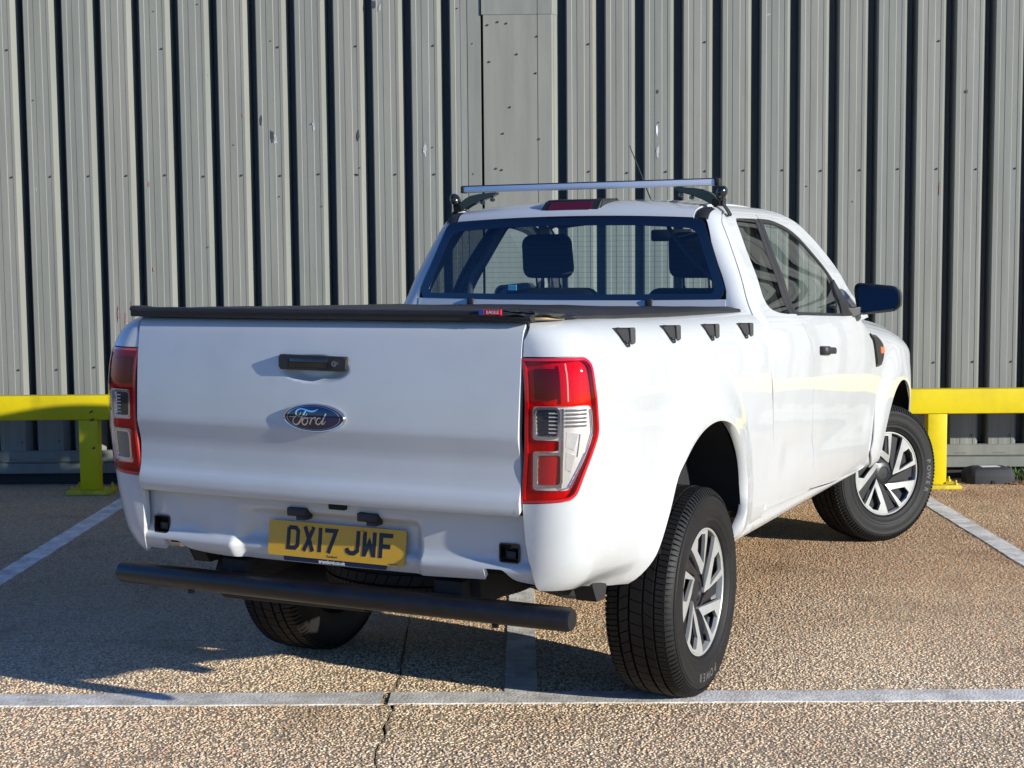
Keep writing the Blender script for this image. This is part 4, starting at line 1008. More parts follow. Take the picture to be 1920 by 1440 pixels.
    for A, B in zip(rings, rings[1:]):
        for i in range(6): bm.faces.new((A[i], A[(i+1) % 6], B[(i+1) % 6], B[i]))
    bm.faces.new(rings[0]); bm.faces.new(rings[-1][::-1]); bmo('handle_pull', bm, 'black', hdl)
    # fender with arch
    far = crom([(2.862, .485), (2.886, .562), (2.947, .67), (3.044, .792), (3.14, .862), (3.25, .892), (3.38, .878), (3.50, .815), (3.585, .72), (3.64, .60), (3.66, .49)], 4)
    fo = [(y+.004, z) for y, z in [(2.69, .548)]+fd_front[6:]]
    top = [(2.43, 1.262), (2.55, 1.262), (2.7, 1.255), (2.85, 1.243), (3.0, 1.230), (3.15, 1.212), (3.3, 1.193), (3.45, 1.165), (3.6, 1.132), (3.75, 1.085), (3.88, 1.03), (3.97, .97), (4.03, .90), (4.06, .80), (4.06, .60), (3.95, .49)]
    fen_out = fo+top+far[::-1]+[(2.80, .46), (2.745, .47)]
    fen = panel('front_fender', fen_out, fenS, 'paint', truck, step=.026, thick=.008, mirror=mir)
    # side vent with repeater lamp
    vent = round_poly([(2.575, 1.180), (2.70, 1.170), (2.835, 1.115), (2.850, 1.06), (2.80, 1.010), (2.685, 1.006), (2.655, 1.06), (2.622, 1.13)], [.004, .03, .03, .03, .02, .01, .03, .03], 3)
    vo_ = panel('side_vent', vent, fenS, 'gloss', fen, step=.03, off=.006, thick=.012, mirror=mir)
    panel('vent_trim', inset(vent, .012), fenS, 'black', vo_, step=.03, off=.010, thick=.006, mirror=mir)
    panel('repeater_lamp', round_poly([(2.745, 1.108), (2.826, 1.102), (2.832, 1.072), (2.755, 1.072)], .006, 2), fenS, 'orange', vo_, step=.03, off=.0125, thick=.008, mirror=mir)

# rear wall of the cab, window, roof
panel('cab_rear_panel', [(-.72, 1.30), (.72, 1.30), (.72, 1.414), (.3, 1.408), (-.3, 1.408), (-.72, 1.414)], rearS, 'paint', truck, step=.03, off=.002, thick=.01)
rw = round_poly([(-.700, 1.412), (0, 1.407), (.700, 1.412), (.716, 1.452), (.6015, 1.745), (.30, 1.760), (0, 1.764), (-.30, 1.760), (-.6015, 1.745), (-.716, 1.452)], [.05, 0, .05, .03, .022, 0, 0, 0, .022, .03], 5)
rwi = round_poly([(-.665, 1.437), (0, 1.432), (.665, 1.437), (.672, 1.462), (.573, 1.708), (.30, 1.724), (0, 1.728), (-.30, 1.724), (-.573, 1.708), (-.672, 1.462)], [.04, 0, .04, .03, .05, 0, 0, 0, .05, .03], 5)
rwo = panel('rear_window', rw, rearS, 'glassrear', truck, step=.05, off=.003, thick=.003, flange=False)
panel('window_border', rw, rearS, 'frit', rwo, holes=[rwi], step=.04, off=.001, thick=.004)
bm = bmesh.new()
for k in range(11):
    z = 1.46+k*.022; hw = .64-(z-1.437)*.37
    bm_tube(bm, [(x_, yrx(x_, z)+.002, z) for x_ in np.linspace(-hw, hw, 9)], .0004, 4, False)
bmo('heater_lines', bm, 'black', rwo)['kind'] = 'stuff'
for x_ in (-.447, .394): box('window_tab', x_-.016, x_+.016, yrx(x_, 1.4)-.010, yrx(x_, 1.4)+.01, 1.372, 1.415, 'black', truck, bev=.004)
_ry = [(.826, 1.768), (.838, 1.785), (.862, 1.803), (.91, 1.822), (.98, 1.8355), (1.08, 1.843), (1.25, 1.848), (1.45, 1.848), (1.65, 1.840), (1.82, 1.826), (1.95, 1.808), (2.04, 1.792)]
RPR = crom(_ry, 5)
def roofS(x, s):
    f_ = min(max(s, 0), 1)*(len(RPR)-1); i = min(int(f_), len(RPR)-2); t = f_-i
    y = RPR[i][0]*(1-t)+RPR[i+1][0]*t; z = RPR[i][1]*(1-t)+RPR[i+1][1]*t
    q = (x/.57)**2
    return (x, y+.018*q*(1-ss(.25, .5, s))-.05*q*ss(.8, 1, s), z-.016*q-.016*q*ss(.1, .4, s)*abs(x/.57)**1.5)
def grid(name, nu, nv, fn, mat, parent, thick=0):
    V = [fn(i/nu, j/nv) for j in range(nv+1) for i in range(nu+1)]
    F = [(j*(nu+1)+i, j*(nu+1)+i+1, (j+1)*(nu+1)+i+1, (j+1)*(nu+1)+i) for j in range(nv) for i in range(nu)]
    return mk(name, V, F, mat, parent)
bmr = bmesh.new(); nu, nv = 40, 60; vv = [[bmr.verts.new(roofS(-.556+1.112*i/nu, j/nv)) for i in range(nu+1)] for j in range(nv+1)]
for j in range(nv):
    for i in range(nu): bmr.faces.new((vv[j][i], vv[j][i+1], vv[j+1][i+1], vv[j+1][i]))
for s in (0, nu):       # rolled-down ditch edge
    ed = [bmr.verts.new(v.co+Vector((.002*(1 if s else -1), 0, -.014))) for v in [row[s] for row in vv]]
    for j in range(nv): bmr.faces.new((vv[j][s], vv[j+1][s], ed[j+1], ed[j]))
ed = [bmr.verts.new(v.co+Vector((0, .012, -.004))) for v in vv[0]]
for i in range(nu): bmr.faces.new((vv[0][i], vv[0][i+1], ed[i+1], ed[i]))
roof = bmo('roof', bmr, 'paint', truck, sharp=50)
for s in (-1, 1):
    bmd = bmesh.new(); nv = 40; rows = []
    for j in range(nv+1):
        t = j/nv; p = roofS(.575, t); rows.append([bmd.verts.new((s*x_, p[1]+dy, p[2]+dz-.016*ss(.3, .5, t))) for x_, dy, dz in ((.550, 0, -.012), (.558, 0, -.003), (.580, -.001, -.001), (.604, .000, -.002), (.618, .004, -.010))])
    for j in range(nv):
        for i in range(4): bmd.faces.new((rows[j][i], rows[j][i+1], rows[j+1][i+1], rows[j+1][i]))
    bmo('roof_ditch_strip', bmd, 'black', roof)
# windscreen, bonnet, nose
def wsS(u, t):
    hw = .585+(.735-.585)*t; x = (u*2-1)*hw; c = (x/hw)**2
    return (x, 2.03+(2.74-2.03)*t-.12*c*(.5+.5*t), 1.790+(1.255-1.790)*t-.02*c)
ws = grid('windscreen', 24, 10, wsS, 'glass', truck)
def hoodS(u, t):
    y = 2.66+(4.02-2.66)*t; hw = .785-.30*max(0, (y-3.45)/.7)**2.2; x = (u*2-1)*hw; c = (x/hw)**2
    return (x, y-.10*c*(1-t)*.6, _fh(y)+.045*(1-c)-.006)
grid('bonnet', 24, 20, hoodS, 'paint', truck)
box('cowl', -.70, .70, 2.60, 2.76, 1.15, 1.245, 'black', truck, bev=.02)
bm = bmesh.new(); bm_box(bm, -.62, .62, 3.95, 4.12, .45, .98, .06, 3); bmo('front_bumper', bm, 'paint', truck)

# third brake light
bm = bmesh.new()
tl = [(-.155, 1.787), (.125, 1.787), (.140, 1.838), (-.128, 1.838)]
bl = [Vector((u, .848 if v < 1.8 else .865, v)) for u, v in tl]; bk = [Vector((u*1.02, 1.00, v)) for u, v in ((-.155, 1.80), (.150, 1.80), (.160, 1.846), (-.150, 1.846))]
A = [bm.verts.new(v) for v in bl]; B = [bm.verts.new(v) for v in bk]
bm.faces.new(A); bm.faces.new(B[::-1])
for i in range(4): bm.faces.new((A[i], B[i], B[(i+1) % 4], A[(i+1) % 4]))
bmesh.ops.bevel(bm, geom=list(bm.edges), offset=.007, segments=3, affect='EDGES')
tbl = bmo('high_brake_light', bm, 'black', roof)
bm = bmesh.new()
rl = round_poly([(-.118, 1.795), (.085, 1.795), (.096, 1.829), (-.100, 1.829)], .006, 3)
bm_prism(bm, rl, lambda u, v, d: (u, .850+(v-1.79)*.34-d, v), -.006, .0045); bmo('brake_light_lens', bm, 'redplastic', tbl, smooth=False)

# roof bar
bm = bmesh.new(); bm_box(bm, -.588, .606, .962, .998, 1.887, 1.914, .0035, 2)
bar = bmo('roof_bar', bm, 'alu', truck); bar['label'] = 'silver aluminium roof bar across the cab roof'
box('bar_top_strip', -.600, .618, .964, .996, 1.9142, 1.9185, 'black', bar, bev=.0015)
box('bar_end_cap', -.604, -.5885, .960, 1.000, 1.885, 1.9165, 'black', bar, bev=.003); box('bar_end_cap', .6065, .628, .960, 1.000, 1.885, 1.9165, 'black', bar, bev=.003)
for s in (-1, 1):
    bm = bmesh.new()
    arm = [(.425, 1.883, .006), (.455, 1.879, .017), (.51, 1.872, .026), (.555, 1.862, .034), (.585, 1.848, .036), (.606, 1.834, .030), (.618, 1.822, .022)]
    rows = []
    for x_, z_, h_ in arm: rows.append([bm.verts.new((s*x_, .98+dy, z_+dz)) for dy, dz in ((-.019, -h_), (.019, -h_), (.019, h_*.3), (-.019, h_*.3))])
    for a_, b_ in zip(rows, rows[1:]):
        for i in range(4): bm.faces.new((a_[i], a_[(i+1) % 4], b_[(i+1) % 4], b_[i]))
    bm.faces.new(rows[0]); bm.faces.new(rows[-1][::-1])
    bmesh.ops.bevel(bm, geom=list(bm.edges), offset=.0025, segments=2, affect='EDGES')
    ft = bmo('bar_foot', bm, 'gloss', bar)
    bm = bmesh.new()
    for x_, z_ in ((.450, 1.858), (.50, 1.846)):
        bmesh.ops.create_cone(bm, cap_ends=True, segments=6, radius1=.011, radius2=.011, depth=.012, matrix=Matrix.Translation((s*x_, .98, z_-.006)))
        bmesh.ops.create_cone(bm, cap_ends=True, segments=8, radius1=.005, radius2=.005, depth=.03, matrix=Matrix.Translation((s*x_, .98, z_)))
    bmo('foot_bolt', bm, 'gloss', ft)['kind'] = 'stuff'
    bm = bmesh.new(); bmesh.ops.create_uvsphere(bm, u_segments=20, v_segments=12, radius=.031, matrix=Matrix.Translation((s*.636, .970, 1.856)) @ Matrix.Rotation(s*.5, 4, 'Y') @ Matrix.Diagonal((.72, 1, 1, 1)))
    bmo('clamp_knob', bm, 'gloss', ft)
    bm = bmesh.new()
    bm_prism(bm, round_poly([(.596, 1.803), (.632, 1.800), (.632, 1.822), (.600, 1.832)], .006, 3), lambda u, v, d: (s*u, .98+d, v), -.026, .026); bmo('foot_pad', bm, 'rubber', ft)
    bm = bmesh.new(); pts = [(.628, 1.852), (.640, 1.828), (.637, 1.806), (.652, 1.786), (.664, 1.766), (.660, 1.757)]
    rows = [[bm.verts.new((s*(x_+dx), .985+dy, z_)) for dx, dy in ((0, -.021), (.006, -.021), (.006, .021), (0, .021))] for x_, z_ in pts]
    for a_, b_ in zip(rows, rows[1:]):
        for i in range(4): bm.faces.new((a_[i], a_[(i+1) % 4], b_[(i+1) % 4], b_[i]))
    bm.faces.new(rows[0]); bm.faces.new(rows[-1][::-1]); bmo('clamp_strap', bm, 'black', ft)

# aerial on the roof front
bm = bmesh.new(); bm_tube(bm, [(-.02, 1.93, 1.805), (-.03, 1.925, 1.83), (-.163, 1.93, 2.142)], [.012, .0042, .0026], 8); bmo('aerial', bm, 'black', roof)

# door mirror
for mir in (False, True):
    s = -1 if mir else 1
    bm = bmesh.new()
    mp_ = round_poly([(.905, 1.290), (1.085, 1.312), (1.112, 1.335), (1.112, 1.405), (1.085, 1.436), (.905, 1.452), (.885, 1.435), (.885, 1.40)], [.03, .02, .02, .02, .02, .02, .015, .02], 3)
    mp2 = [(.995+(u-.995)*.86, 1.372+(v-1.372)*.82) for u, v in mp_]; mp3 = [(.985+(u-.995)*.45, 1.372+(v-1.372)*.45) for u, v in mp_]
    rings = [[bm.verts.new((s*u, y_, v)) for u, v in pp] for pp, y_ in ((mp_, 2.285), (mp_, 2.30), ([(.995+(u-.995)*.97, 1.372+(v-1.372)*.97) for u, v in mp_], 2.345), (mp2, 2.395), (mp3, 2.425))]
    n = len(mp_)
    for A, B in zip(rings, rings[1:]):
        for i in range(n): bm.faces.new((A[i], A[(i+1) % n], B[(i+1) % n], B[i]))
    bm.faces.new(rings[-1])
    inn_ = inset(mp_, .010); ri = [bm.verts.new((s*u, 2.283, v)) for u, v in inn_]; ri2 = [bm.verts.new((s*u, 2.325, v)) for u, v in inn_]
    for i in range(n): bm.faces.new((rings[0][i], ri[i], ri[(i+1) % n], rings[0][(i+1) % n])); bm.faces.new((ri[i], ri2[i], ri2[(i+1) % n], ri[(i+1) % n]))
    bm.faces.new(ri2)
    mo = bmo('door_mirror', bm, 'gloss', DOORS[mir])
    bm = bmesh.new(); bm_prism(bm, inset(mp_, .013), lambda u, v, d: (s*u, 2.302+d+(u-1.0)*.06+(v-1.372)*.16, v), -.006, 0); bmo('mirror_glass', bm, 'mirrorglass', mo, smooth=False)
    bm = bmesh.new()
    rows = [[bm.verts.new((s*x_, y_+dy, z_+dz)) for dy, dz in ((-.03*k_, -.016*k_), (.04*k_, -.016*k_), (.04*k_, .022*k_), (-.03*k_, .022*k_))] for x_, y_, z_, k_ in ((.85, 2.24, 1.305, 1.3), (.89, 2.28, 1.300, 1.2), (.925, 2.32, 1.315, .95), (.95, 2.335, 1.34, .9))]
    for a_, b_ in zip(rows, rows[1:]):
        for i in range(4): bm.faces.new((a_[i], a_[(i+1) % 4], b_[(i+1) % 4], b_[i]))
    bm.faces.new(rows[0]); bm.faces.new(rows[-1][::-1]); bmesh.ops.bevel(bm, geom=list(bm.edges), offset=.004, segments=2, affect='EDGES')
    bmo('mirror_arm', bm, 'black', mo)

# ---------------------------------------------------------------- interior
bm = bmesh.new(); bm_box(bm, -.76, .76, .86, 2.66, .66, .72); bmo('cab_carpet', bm, 'interior', truck)
for s in (-1, 1):
    panel('door_card', [(.86, .60), (2.68, .60), (2.60, 1.10), (2.33, 1.27), (1.3, 1.315), (.86, 1.33)], lambda y, z: (_cz(z)-.030, y, z), 'interior', truck, step=.08, thick=.01, mirror=s < 0)
    panel('pillar_trim', [(cab_Y_x(.700, 1.36), 1.36), (cab_Y_x(.700, 1.42), 1.42), (cab_Y_x(.66, 1.55), 1.55), (cab_Y_x(.60, 1.70), 1.70), (cab_Y_x(.575, 1.757), 1.757), (1.08, 1.757), (1.055, 1.70), (1.02, 1.61), (.98, 1.46), (.975, 1.36)], cabS, 'interior', truck, step=.05, off=-.028, thick=.006, mirror=s < 0)
    panel('pillar_trim', [(1.27, 1.30), (1.37, 1.30), (1.40, 1.45), (1.46, 1.65), (1.50, 1.79), (1.40, 1.79), (1.33, 1.60)], cabS, 'interior', truck, step=.05, off=-.034, thick=.006, mirror=s < 0)
    panel('screen_pillar_trim', [(1.86, 1.77), (2.0, 1.755), (2.16, 1.69), (2.33, 1.58), (2.45, 1.47), (2.54, 1.36), (2.56, 1.27), (2.42, 1.27), (2.40, 1.36), (2.32, 1.46), (2.2, 1.575), (2.03, 1.68), (1.88, 1.735)], cabS, 'interior', truck, step=.05, off=-.018, thick=.006, mirror=s < 0)
bmr = bmesh.new(); nu, nv = 12, 16; vv = [[bmr.verts.new(Vector(roofS(-.565+1.13*i/nu, .10+.86*j/nv))+Vector((0, 0, -.035))) for i in range(nu+1)] for j in range(nv+1)]
for j in range(nv):
    for i in range(nu): bmr.faces.new((vv[j][i], vv[j][i+1], vv[j+1][i+1], vv[j+1][i]))
bmo('headliner', bmr, 'interior', truck)
bm = bmesh.new(); bm_box(bm, -.70, .70, 2.30, 2.66, .80, 1.16, .06, 3); bmo('dashboard', bm, 'interior', truck)
box('rear_bulkhead', -.70, .70, .80, .84, .66, 1.385, 'interior', truck, bev=.01)
for sx in (-.372, .372):
    bm = bmesh.new()
    bm_box(bm, sx-.25, sx+.25, 1.45, 1.98, .80, .96, .06, 3)
    bm_box(bm, sx-.245, sx+.245, -.075, .075, 0, .62, .06, 3, mat=Matrix.Translation((0, 1.56, .84)) @ Matrix.Rotation(math.radians(14), 4, 'X'))
    st_ = bmo('front_seat', bm, 'seat', truck)
    bm = bmesh.new(); vs_ = bm_box(bm, sx-.128, sx+.128, -.05, .05, -.105, .105, .045, 4, mat=Matrix.Translation((0, 1.40, 1.595)) @ Matrix.Rotation(math.radians(8), 4, 'X'))
    for v in bm.verts:
        if v.co.z > 1.6: v.co.x = sx+(v.co.x-sx)*(1-.5*(v.co.z-1.6))
    bmo('head_restraint', bm, 'seat', st_)
    bm = bmesh.new()
    for dx in (-.06, .06): bm_tube(bm, [(sx+dx, 1.42, 1.40), (sx+dx, 1.40, 1.52)], .007, 8)
    bmo('restraint_post', bm, 'chrome', st_)['kind'] = 'stuff'
bm = bmesh.new(); c0 = Vector((.372, 2.02, 1.14)); ax = Matrix.Rotation(math.radians(62), 4, 'X')
bm_tube(bm, [c0+(ax @ Vector((.185*math.cos(t), .185*math.sin(t), 0))) for t in np.linspace(0, 2*math.pi, 33)], .014, 8, False)
bm_tube(bm, [c0+(ax @ Vector((-.18, 0, 0))), c0+(ax @ Vector((.18, 0, 0)))], .018, 8)
bmo('steering_wheel', bm, 'gloss', truck)
box('interior_mirror', -.11, .11, 2.08, 2.10, 1.665, 1.725, 'interior', truck, bev=.012)
bm = bmesh.new(); bm_tube(bm, crom([(-.40, .97, 1.735), (-.41, .965, 1.70), (-.47, .955, 1.59), (-.53, .945, 1.52), (-.548, .94, 1.46), (-.550, .94, 1.40)], 5), .017, 10); bmo('load_hoop', bm, 'interior', truck)
bm = bmesh.new(); bm_tube(bm, crom([(.40, .97, 1.735), (.41, .965, 1.70), (.50, .955, 1.59), (.60, .945, 1.50), (.66, .94, 1.44), (.68, .94, 1.40)], 5), .010, 8); bmo('seat_belt', bm, 'interior', truck)
box('parking_permit', -.345, -.305, .92, .925, 1.445, 1.470, simple('blue_sticker', (.10, .42, .62), .5), truck, bev=0)

# ---------------------------------------------------------------- soft bed cover
def cov_z(x, y):
    z = 1.4335-.044*(min(max((y+1.1)/1.75, 0), 1))
    z += .0035*noise.noise((x*3.5, y*2.2, 2))+.0015*noise.noise((x*11, y*7, 4))
    d = math.hypot((x-.72)/.16, (y+1.05)/.10)
    z += .010*math.exp(-d*d)*(1+.9*noise.noise((x*40, y*26, 8)))
    return z
def cov_half(y): return .80+.016*ss(-1.1, -.6, y)-.0*y
bm = bmesh.new(); nu, nv = 90, 70; vv = []
for j in range(nv+1):
    y = -1.105+(.665+1.105)*j/nv; hw = cov_half(y); 
    if y < -1.0: hw -= .070*ss(-1.0, -1.105, y)
    vv.append([bm.verts.new((-hw+2*hw*i/nu, y, cov_z(-hw+2*hw*i/nu, y)-.010*ss(.93, 1, abs(2*i/nu-1)))) for i in range(nu+1)])
for j in range(nv):
    for i in range(nu): bm.faces.new((vv[j][i], vv[j][i+1], vv[j+1][i+1], vv[j+1][i]))
cover = bmo('bed_cover', bm, 'vinyl', truck); cover['label'] = 'black soft vinyl cover stretched over the load bed'
for s in (0, nu):
    bm = bmesh.new(); rows = []
    for row in vv: pass
    sg = -1 if s == 0 else 1
    for j in range(nv+1):
        y = -1.085+(.66+1.085)*j/nv; hw = cov_half(y)-(.070*ss(-1.0, -1.105, y) if y < -1.0 else 0); z = cov_z(sg*hw, y)-.010
        rows.append([bm.verts.new((sg*(hw+dx), y, z+dz)) for dx, dz in ((-.05, .003), (-.004, .002), (.004, -.004), (.003, -.012), (-.006, -.016), (-.006, -.034))])
    for a_, b_ in zip(rows, rows[1:]):
        for i in range(5): bm.faces.new((a_[i], a_[i+1], b_[i+1], b_[i]))
    bmo('cover_side_rail', bm, 'vinyl', cover)
bm = bmesh.new(); rows = []
for i in range(81):
    x = -.752+1.50*i/80; yb = -.020*(1-(x/.75)**2); ln = ss(.60, .75, x)
    zt = 1.4375-.012*ln+.0016*noise.noise((x*14, 1, 1))+.004*ss(-.70, -.752, x)
    rows.append([bm.verts.new((x, y_+yb, z_)) for y_, z_ in ((-1.06, zt), (-1.118, zt+.0015), (-1.130, zt-.003), (-1.133, zt-.010), (-1.128, zt-.016), (-1.128, 1.409), (-1.118, 1.4065), (-1.06, 1.4065))])
for a_, b_ in zip(rows, rows[1:]):
    for k in range(7): bm.faces.new((a_[k], a_[k+1], b_[k+1], b_[k]))
bm.faces.new(rows[0]); bm.faces.new(rows[-1][::-1]); rearb = bmo('cover_rear_bar', bm, 'vinyl', cover, sharp=50)
# loose wrinkled flap and brass-coloured rail end at the right rear corner
bm = bmesh.new(); nu, nv = 30, 8; vv = []
for j in range(nv+1):
    t = j/nv; vv.append([])
    for i in range(nu+1):
        x = .60+.235*i/nu; y = -1.142+.05*t+.14*max(0, (x-.70)/.135)**2; z = 1.432-.004*t+.006*math.sin(i*.9+t*2)*(.3+.7*t)*ss(.60, .72, x)-.016*(1-t)*(.4+.6*noise.noise((x*25, t*2, 3)))-.006*ss(.72, .83, x)
        vv[-1].append(bm.verts.new((x, y, z)))
for j in range(nv):
    for i in range(nu): bm.faces.new((vv[j][i], vv[j][i+1], vv[j+1][i+1], vv[j+1][i]))
bmo('cover_corner_flap', bm, simple('shiny_vinyl', (.024, .024, .024), .28, bump=.4, bscale=60), cover)
bm = bmesh.new(); bm_tube(bm, crom([(.735, -1.103, 1.4145), (.765, -1.083, 1.4145), (.792, -1.045, 1.4135), (.80, -1.01, 1.413)], 4), .0045, 8); bmo('rail_end', bm, simple('brass_end', (.45, .35, .20), .3, metal=.6), cover)
yl = -1.1335
lb = box('cover_label', .585, .657, yl-.012, yl-.003, 1.4265, 1.4425, 'printred', cover, bev=0)
box('label_corner', .585, .601, yl-.0128, yl-.0121, 1.4268, 1.4422, 'printblue', lb, bev=0)
text_obj('label_text', 'EAGLE', .0125, 'printwhite', lb, Matrix.Translation((.630, yl-.0124, 1.4342)) @ Matrix.Rotation(math.pi/2, 4, 'X') @ Matrix.Diagonal((1.15, 1, 1, 1)), .0002)

MT['hookgrey'] = simple('hook_pad_grey', (.06, .058, .055), .45, bump=.3, bscale=150)
# ---------------------------------------------------------------- rope hooks on the bed side
def rope_hook(y, z, mir):
    s = -1 if mir else 1
    K = .84
    def mp(u, v, d): u, v = u*K, v*K; return (s*(bedA(y+u, z+v)+d*K), y+u, z+v)
    def mq(u, v, d): return (s*(bedA(y, z)+d*K), y+u*K, z+v*K)             # plumb pad
    bm = bmesh.new()
    bm_prism(bm, round_poly([(-.046, .030), (.022, .030), (.022, -.030), (.010, -.042), (-.016, -.042), (-.036, -.020)], [.003, .006, .008, .008, .010, .02], 3), mp, -.006, .006)
    h = bmo('rope_hook', bm, 'black', truck, smooth=False)
    bm = bmesh.new()
    A = [(-.036, .029), (.022, .029), (.020, -.024), (-.030, -.022)]; B = [(-.012, .031), (.026, .030), (.026, -.024), (-.004, -.026)]
    va = [bm.verts.new(mp(u, v, .004)) for u, v in A]; vb = [bm.verts.new(mq(u, v, .034)) for u, v in B]
    bm.faces.new(va); bm.faces.new(vb[::-1])
    for i in range(4): bm.faces.new((va[i], vb[i], vb[(i+1) % 4], va[(i+1) % 4]))
    bmesh.ops.bevel(bm, geom=list(bm.edges), offset=.004, segments=2, affect='EDGES'); bmo('hook_arm', bm, 'black', h)
    bm = bmesh.new()
    bm_prism(bm, round_poly([(-.016, .032), (.030, .030), (.032, -.030), (-.006, -.034)], [.006, .010, .010, .010], 3), mq, .032, .041)
    bmesh.ops.bevel(bm, geom=list(bm.edges), offset=.002, segments=1, affect='EDGES'); bmo('hook_pad', bm, 'hookgrey', h)
    bm = bmesh.new(); bmesh.ops.create_cone(bm, cap_ends=True, segments=10, radius1=.005, radius2=.004, depth=.004, matrix=Matrix.Translation(mp(-.010, -.030, .008)) @ Matrix.Rotation(math.pi/2, 4, 'Y')); bmo('hook_screw', bm, 'chrome', h)
for y, z in ((-.735, 1.348), (-.305, 1.336), (.098, 1.322), (.497, 1.308)):
    for mir in (False, True): rope_hook(y, z, mir)

# ---------------------------------------------------------------- wheels
TR, TW = .386, .262
def tyre_mesh():
    bm = bmesh.new(); n = 150
    hw = TW/2
    # carcass profile (x, r) from inner bead to outer bead, x out = +
    prof_ = [(-.098, .222), (-.112, .232), (-.125, .268), (-.1305, .300), (-.128, .330), (-.120, .352), (-.108, .365), (-.095, .3705), (0, .3725), (.095, .3705), (.108, .365), (.120, .352), (.1235, .3455), (.1265, .3450), (.1278, .338), (.1302, .336), (.1308, .332), (.1296, .329), (.1312, .310), (.1316, .300), (.1308, .286), (.1296, .283), (.1306, .2805), (.1290, .277), (.1268, .264), (.1278, .2615), (.1245, .257), (.118, .243), (.1205, .240), (.116, .2365), (.104, .230), (.098, .222)]
    rings = []
    for i in range(n):
        t = 2*math.pi*i/n; rings.append([bm.verts.new((x, r*math.cos(t), r*math.sin(t))) for x, r in prof_])
    for i in range(n):
        A, B = rings[i], rings[(i+1) % n]
        for j in range(len(prof_)-1): bm.faces.new((A[j], A[j+1], B[j+1], B[j]))
    # tread: five ribs of blocks
    def block(xa, xb, t0, t1, skew, r1, r0=.368, seg=2, dropa=0, dropb=0):
        L = []
        for k in range(seg+1):
            t = t0+(t1-t0)*k/seg; row = []
            for x, dr in ((xa, dropa), (xb, dropb)):
                tt = t+skew*(x-xa)/(xb-xa)
                row += [((x, (r0-dr)*math.cos(tt), (r0-dr)*math.sin(tt))), ((x, (r1-dr)*math.cos(tt), (r1-dr)*math.sin(tt)))]
            L.append([bm.verts.new(q) for q in row])
        for A, B in zip(L, L[1:]):
            bm.faces.new((A[1], B[1], B[3], A[3])); bm.faces.new((A[0], B[0], B[1], A[1])); bm.faces.new((A[3], B[3], B[2], A[2]))
        bm.faces.new((L[0][0], L[0][1], L[0][3], L[0][2])); bm.faces.new((L[-1][0], L[-1][2], L[-1][3], L[-1][1]))
    N = 58; p = 2*math.pi/N
    for k in range(N):
        t = k*p
        block(-.021, .021, t+.003, t+p-.006, .028, .3835)
        block(-.061, -.029, t+.01, t+p+.001, -.040, .3828); block(.029, .061, t+.01, t+p+.001, .040, .3828)
        for q in (0, .5):
            block(-.103, -.069, t+q*p+.004, t+(q+.5)*p-.006, -.012, .3812, dropa=.004); block(.069, .103, t+q*p+.004, t+(q+.5)*p-.006, .012, .3812, dropb=.004)
            for s in (-1, 1):
                xa, xb = s*.104, s*.1225
                t0, t1 = t+q*p+.008, t+(q+.5)*p-.014
                Q = [bm.verts.new((x, r*math.cos(tt), r*math.sin(tt))) for tt in (t0, t1) for x, r in ((s*.103, .378), (s*.116, .369), (s*.1255, .352), (s*.1225, .350))]
                for a_, b_, c_, d_ in ((0, 1, 5, 4), (1, 2, 6, 5), (2, 3, 7, 6), (0, 4, 7, 3)): bm.faces.new((Q[a_], Q[b_], Q[c_], Q[d_]))
                bm.faces.new(Q[:4]); bm.faces.new(Q[4:][::-1])
    me = bpy.data.meshes.new('tyre'); bmesh.ops.recalc_face_normals(bm, faces=bm.faces); bm.to_mesh(me); bm.free(); me.materials.append(MT['rubber'])
    me.polygons.foreach_set('use_smooth', [True]*len(me.polygons)); me.set_sharp_from_angle(angle=math.radians(32))
    return me
def lathe(name, prof_, mat, n=72):
    bm = bmesh.new(); rings = []
    for i in range(n):
        t = 2*math.pi*i/n; rings.append([bm.verts.new((x, r*math.cos(t), r*math.sin(t))) for x, r in prof_])
    for i in range(n):
        A, B = rings[i], rings[(i+1) % n]
        for j in range(len(prof_)-1): bm.faces.new((A[j], A[j+1], B[j+1], B[j]))
    me = bpy.data.meshes.new(name); bmesh.ops.recalc_face_normals(bm, faces=bm.faces); bm.to_mesh(me); bm.free(); me.materials.append(MT[mat])
    me.polygons.foreach_set('use_smooth', [True]*len(me.polygons)); me.set_sharp_from_angle(angle=math.radians(35)); return me
TY = tyre_mesh()
BAR = lathe('wheel', [(-.098, .222), (-.09, .212), (-.03, .20), (.04, .195), (.045, .08), (.05, .02), (.052, .0005)], 'wheelblack')
RIMR = .232
RING = lathe('cover_rim_ring', [(.098, .2285), (.108, .2325), (.1135, .2318), (.1140, .2265), (.111, .2235), (.096, .2215), (.09, .2210)], 'silver')
def pol(r, d):
    t = math.radians(d); return Vector((r*RIMR*math.sin(t), r*RIMR*math.cos(t)))      # clockwise from top, (toward +y? , z)
def cover_frames():
    """one V-shaped spoke frame per 72 degrees"""
    out = [(.965, 0), (.965, 7), (.965, 14), (.965, 21), (.965, 32), (.965, 42), (.965, 49)]
    outer = [pol(r, d) for r, d in out]+[pol(.335, 64), pol(.285, 70), pol(.280, 60)]
    win = [pol(.905, 20.5), pol(.93, 31), pol(.905, 42.5), pol(.67, 46), pol(.44, 54), pol(.72, 17.5)]
    return outer, win
def dish(u, v):
    r = math.hypot(u, v)/RIMR; return .100+.012*ss(.2, .95, r)-.010*(1-ss(.15, .45, r))
